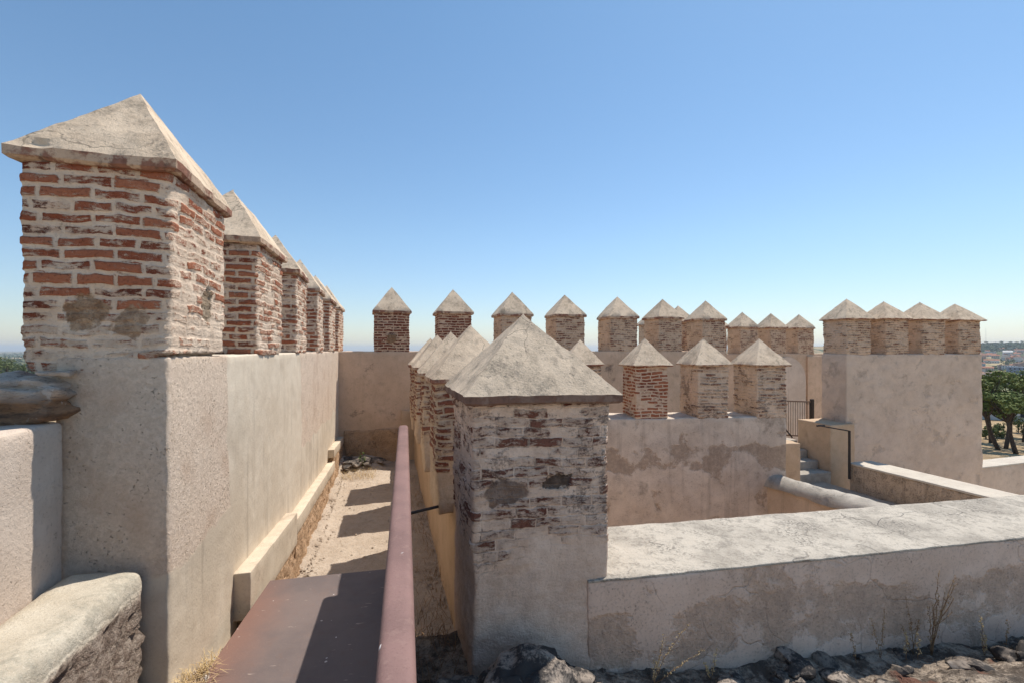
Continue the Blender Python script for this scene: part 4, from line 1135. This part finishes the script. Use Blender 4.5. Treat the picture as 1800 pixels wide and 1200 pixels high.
# ------------------------------------------------------------------ light, sky, air, camera
EL, AZ = R(62), R(44.6)                        # sun height; azimuth right of the view direction
sdir = Vector((math.sin(AZ)*math.cos(EL), math.cos(AZ)*math.cos(EL), math.sin(EL)))
sl = bpy.data.lights.new('sun', 'SUN'); sl.energy = 3.1; sl.angle = R(.53); sl.color = (1, .925, .835)
so = bpy.data.objects.new('sun', sl); COL.objects.link(so)
so.rotation_euler = (-sdir).to_track_quat('-Z', 'Y').to_euler(); so.location = (0, 0, 30)
w = bpy.data.worlds.new('World'); scene.world = w; w.use_nodes = True
nt = w.node_tree; nt.nodes.clear()
sky = nt.nodes.new('ShaderNodeTexSky'); sky.sky_type = 'NISHITA'; sky.sun_disc = False
sky.sun_elevation = EL; sky.sun_rotation = AZ; sky.altitude = 200; sky.air_density = 1.15; sky.dust_density = .3; sky.ozone_density = 1.0
bg = nt.nodes.new('ShaderNodeBackground'); bg.inputs[1].default_value = .122
wo = nt.nodes.new('ShaderNodeOutputWorld')
tc = nt.nodes.new('ShaderNodeTexCoord'); sx = nt.nodes.new('ShaderNodeSeparateXYZ'); nt.links.new(tc.outputs['Generated'], sx.inputs[0])
rp = nt.nodes.new('ShaderNodeValToRGB'); nt.links.new(sx.outputs[2], rp.inputs[0])
el = rp.color_ramp.elements; el.new(.22)
el[0].position = 0; el[0].color = (.565, .59, .68, 1); el[1].position = .22; el[1].color = (.58, .66, .71, 1); el[2].position = .7; el[2].color = (.51, .655, .69, 1)
mx = nt.nodes.new('ShaderNodeMix'); mx.data_type = 'RGBA'; mx.blend_type = 'MULTIPLY'; mx.inputs[0].default_value = 1
nt.links.new(sky.outputs[0], mx.inputs[6]); nt.links.new(rp.outputs[0], mx.inputs[7])
nt.links.new(mx.outputs[2], bg.inputs[0]); nt.links.new(bg.outputs[0], wo.inputs[0])
HAZE = 1
if HAZE:
    V, F = box_vf(-18600, 18600, -18600, 18600, -44, 110)
    hm = bpy.data.materials.new('haze'); hm.use_nodes = True; hm.node_tree.nodes.clear()
    o_ = hm.node_tree.nodes.new('ShaderNodeOutputMaterial'); pv = hm.node_tree.nodes.new('ShaderNodeVolumePrincipled')
    pv.inputs['Color'].default_value = (.80, .90, 1, 1); pv.inputs['Density'].default_value = .00010; pv.inputs['Anisotropy'].default_value = .2
    hm.node_tree.links.new(pv.outputs[0], o_.inputs['Volume'])
    h = make('haze', V, F, hm, None, (0, 0, 0), smooth=False); tag(h, kind='stuff')
cam = bpy.data.cameras.new('camera'); co = bpy.data.objects.new('camera', cam); COL.objects.link(co)
co.location = (0, 0, 0); co.rotation_euler = (R(90), 0, 0)
cam.sensor_width = 36; cam.lens = 16.0; cam.shift_y = 14/1800
cam.clip_start = .05; cam.clip_end = 60000
scene.camera = co
vs = scene.view_settings
scene.display_settings.display_device = 'sRGB'
vs.view_transform = 'Standard'; vs.look = 'None'; vs.exposure = .75; vs.gamma = 1; vs.use_curve_mapping = False
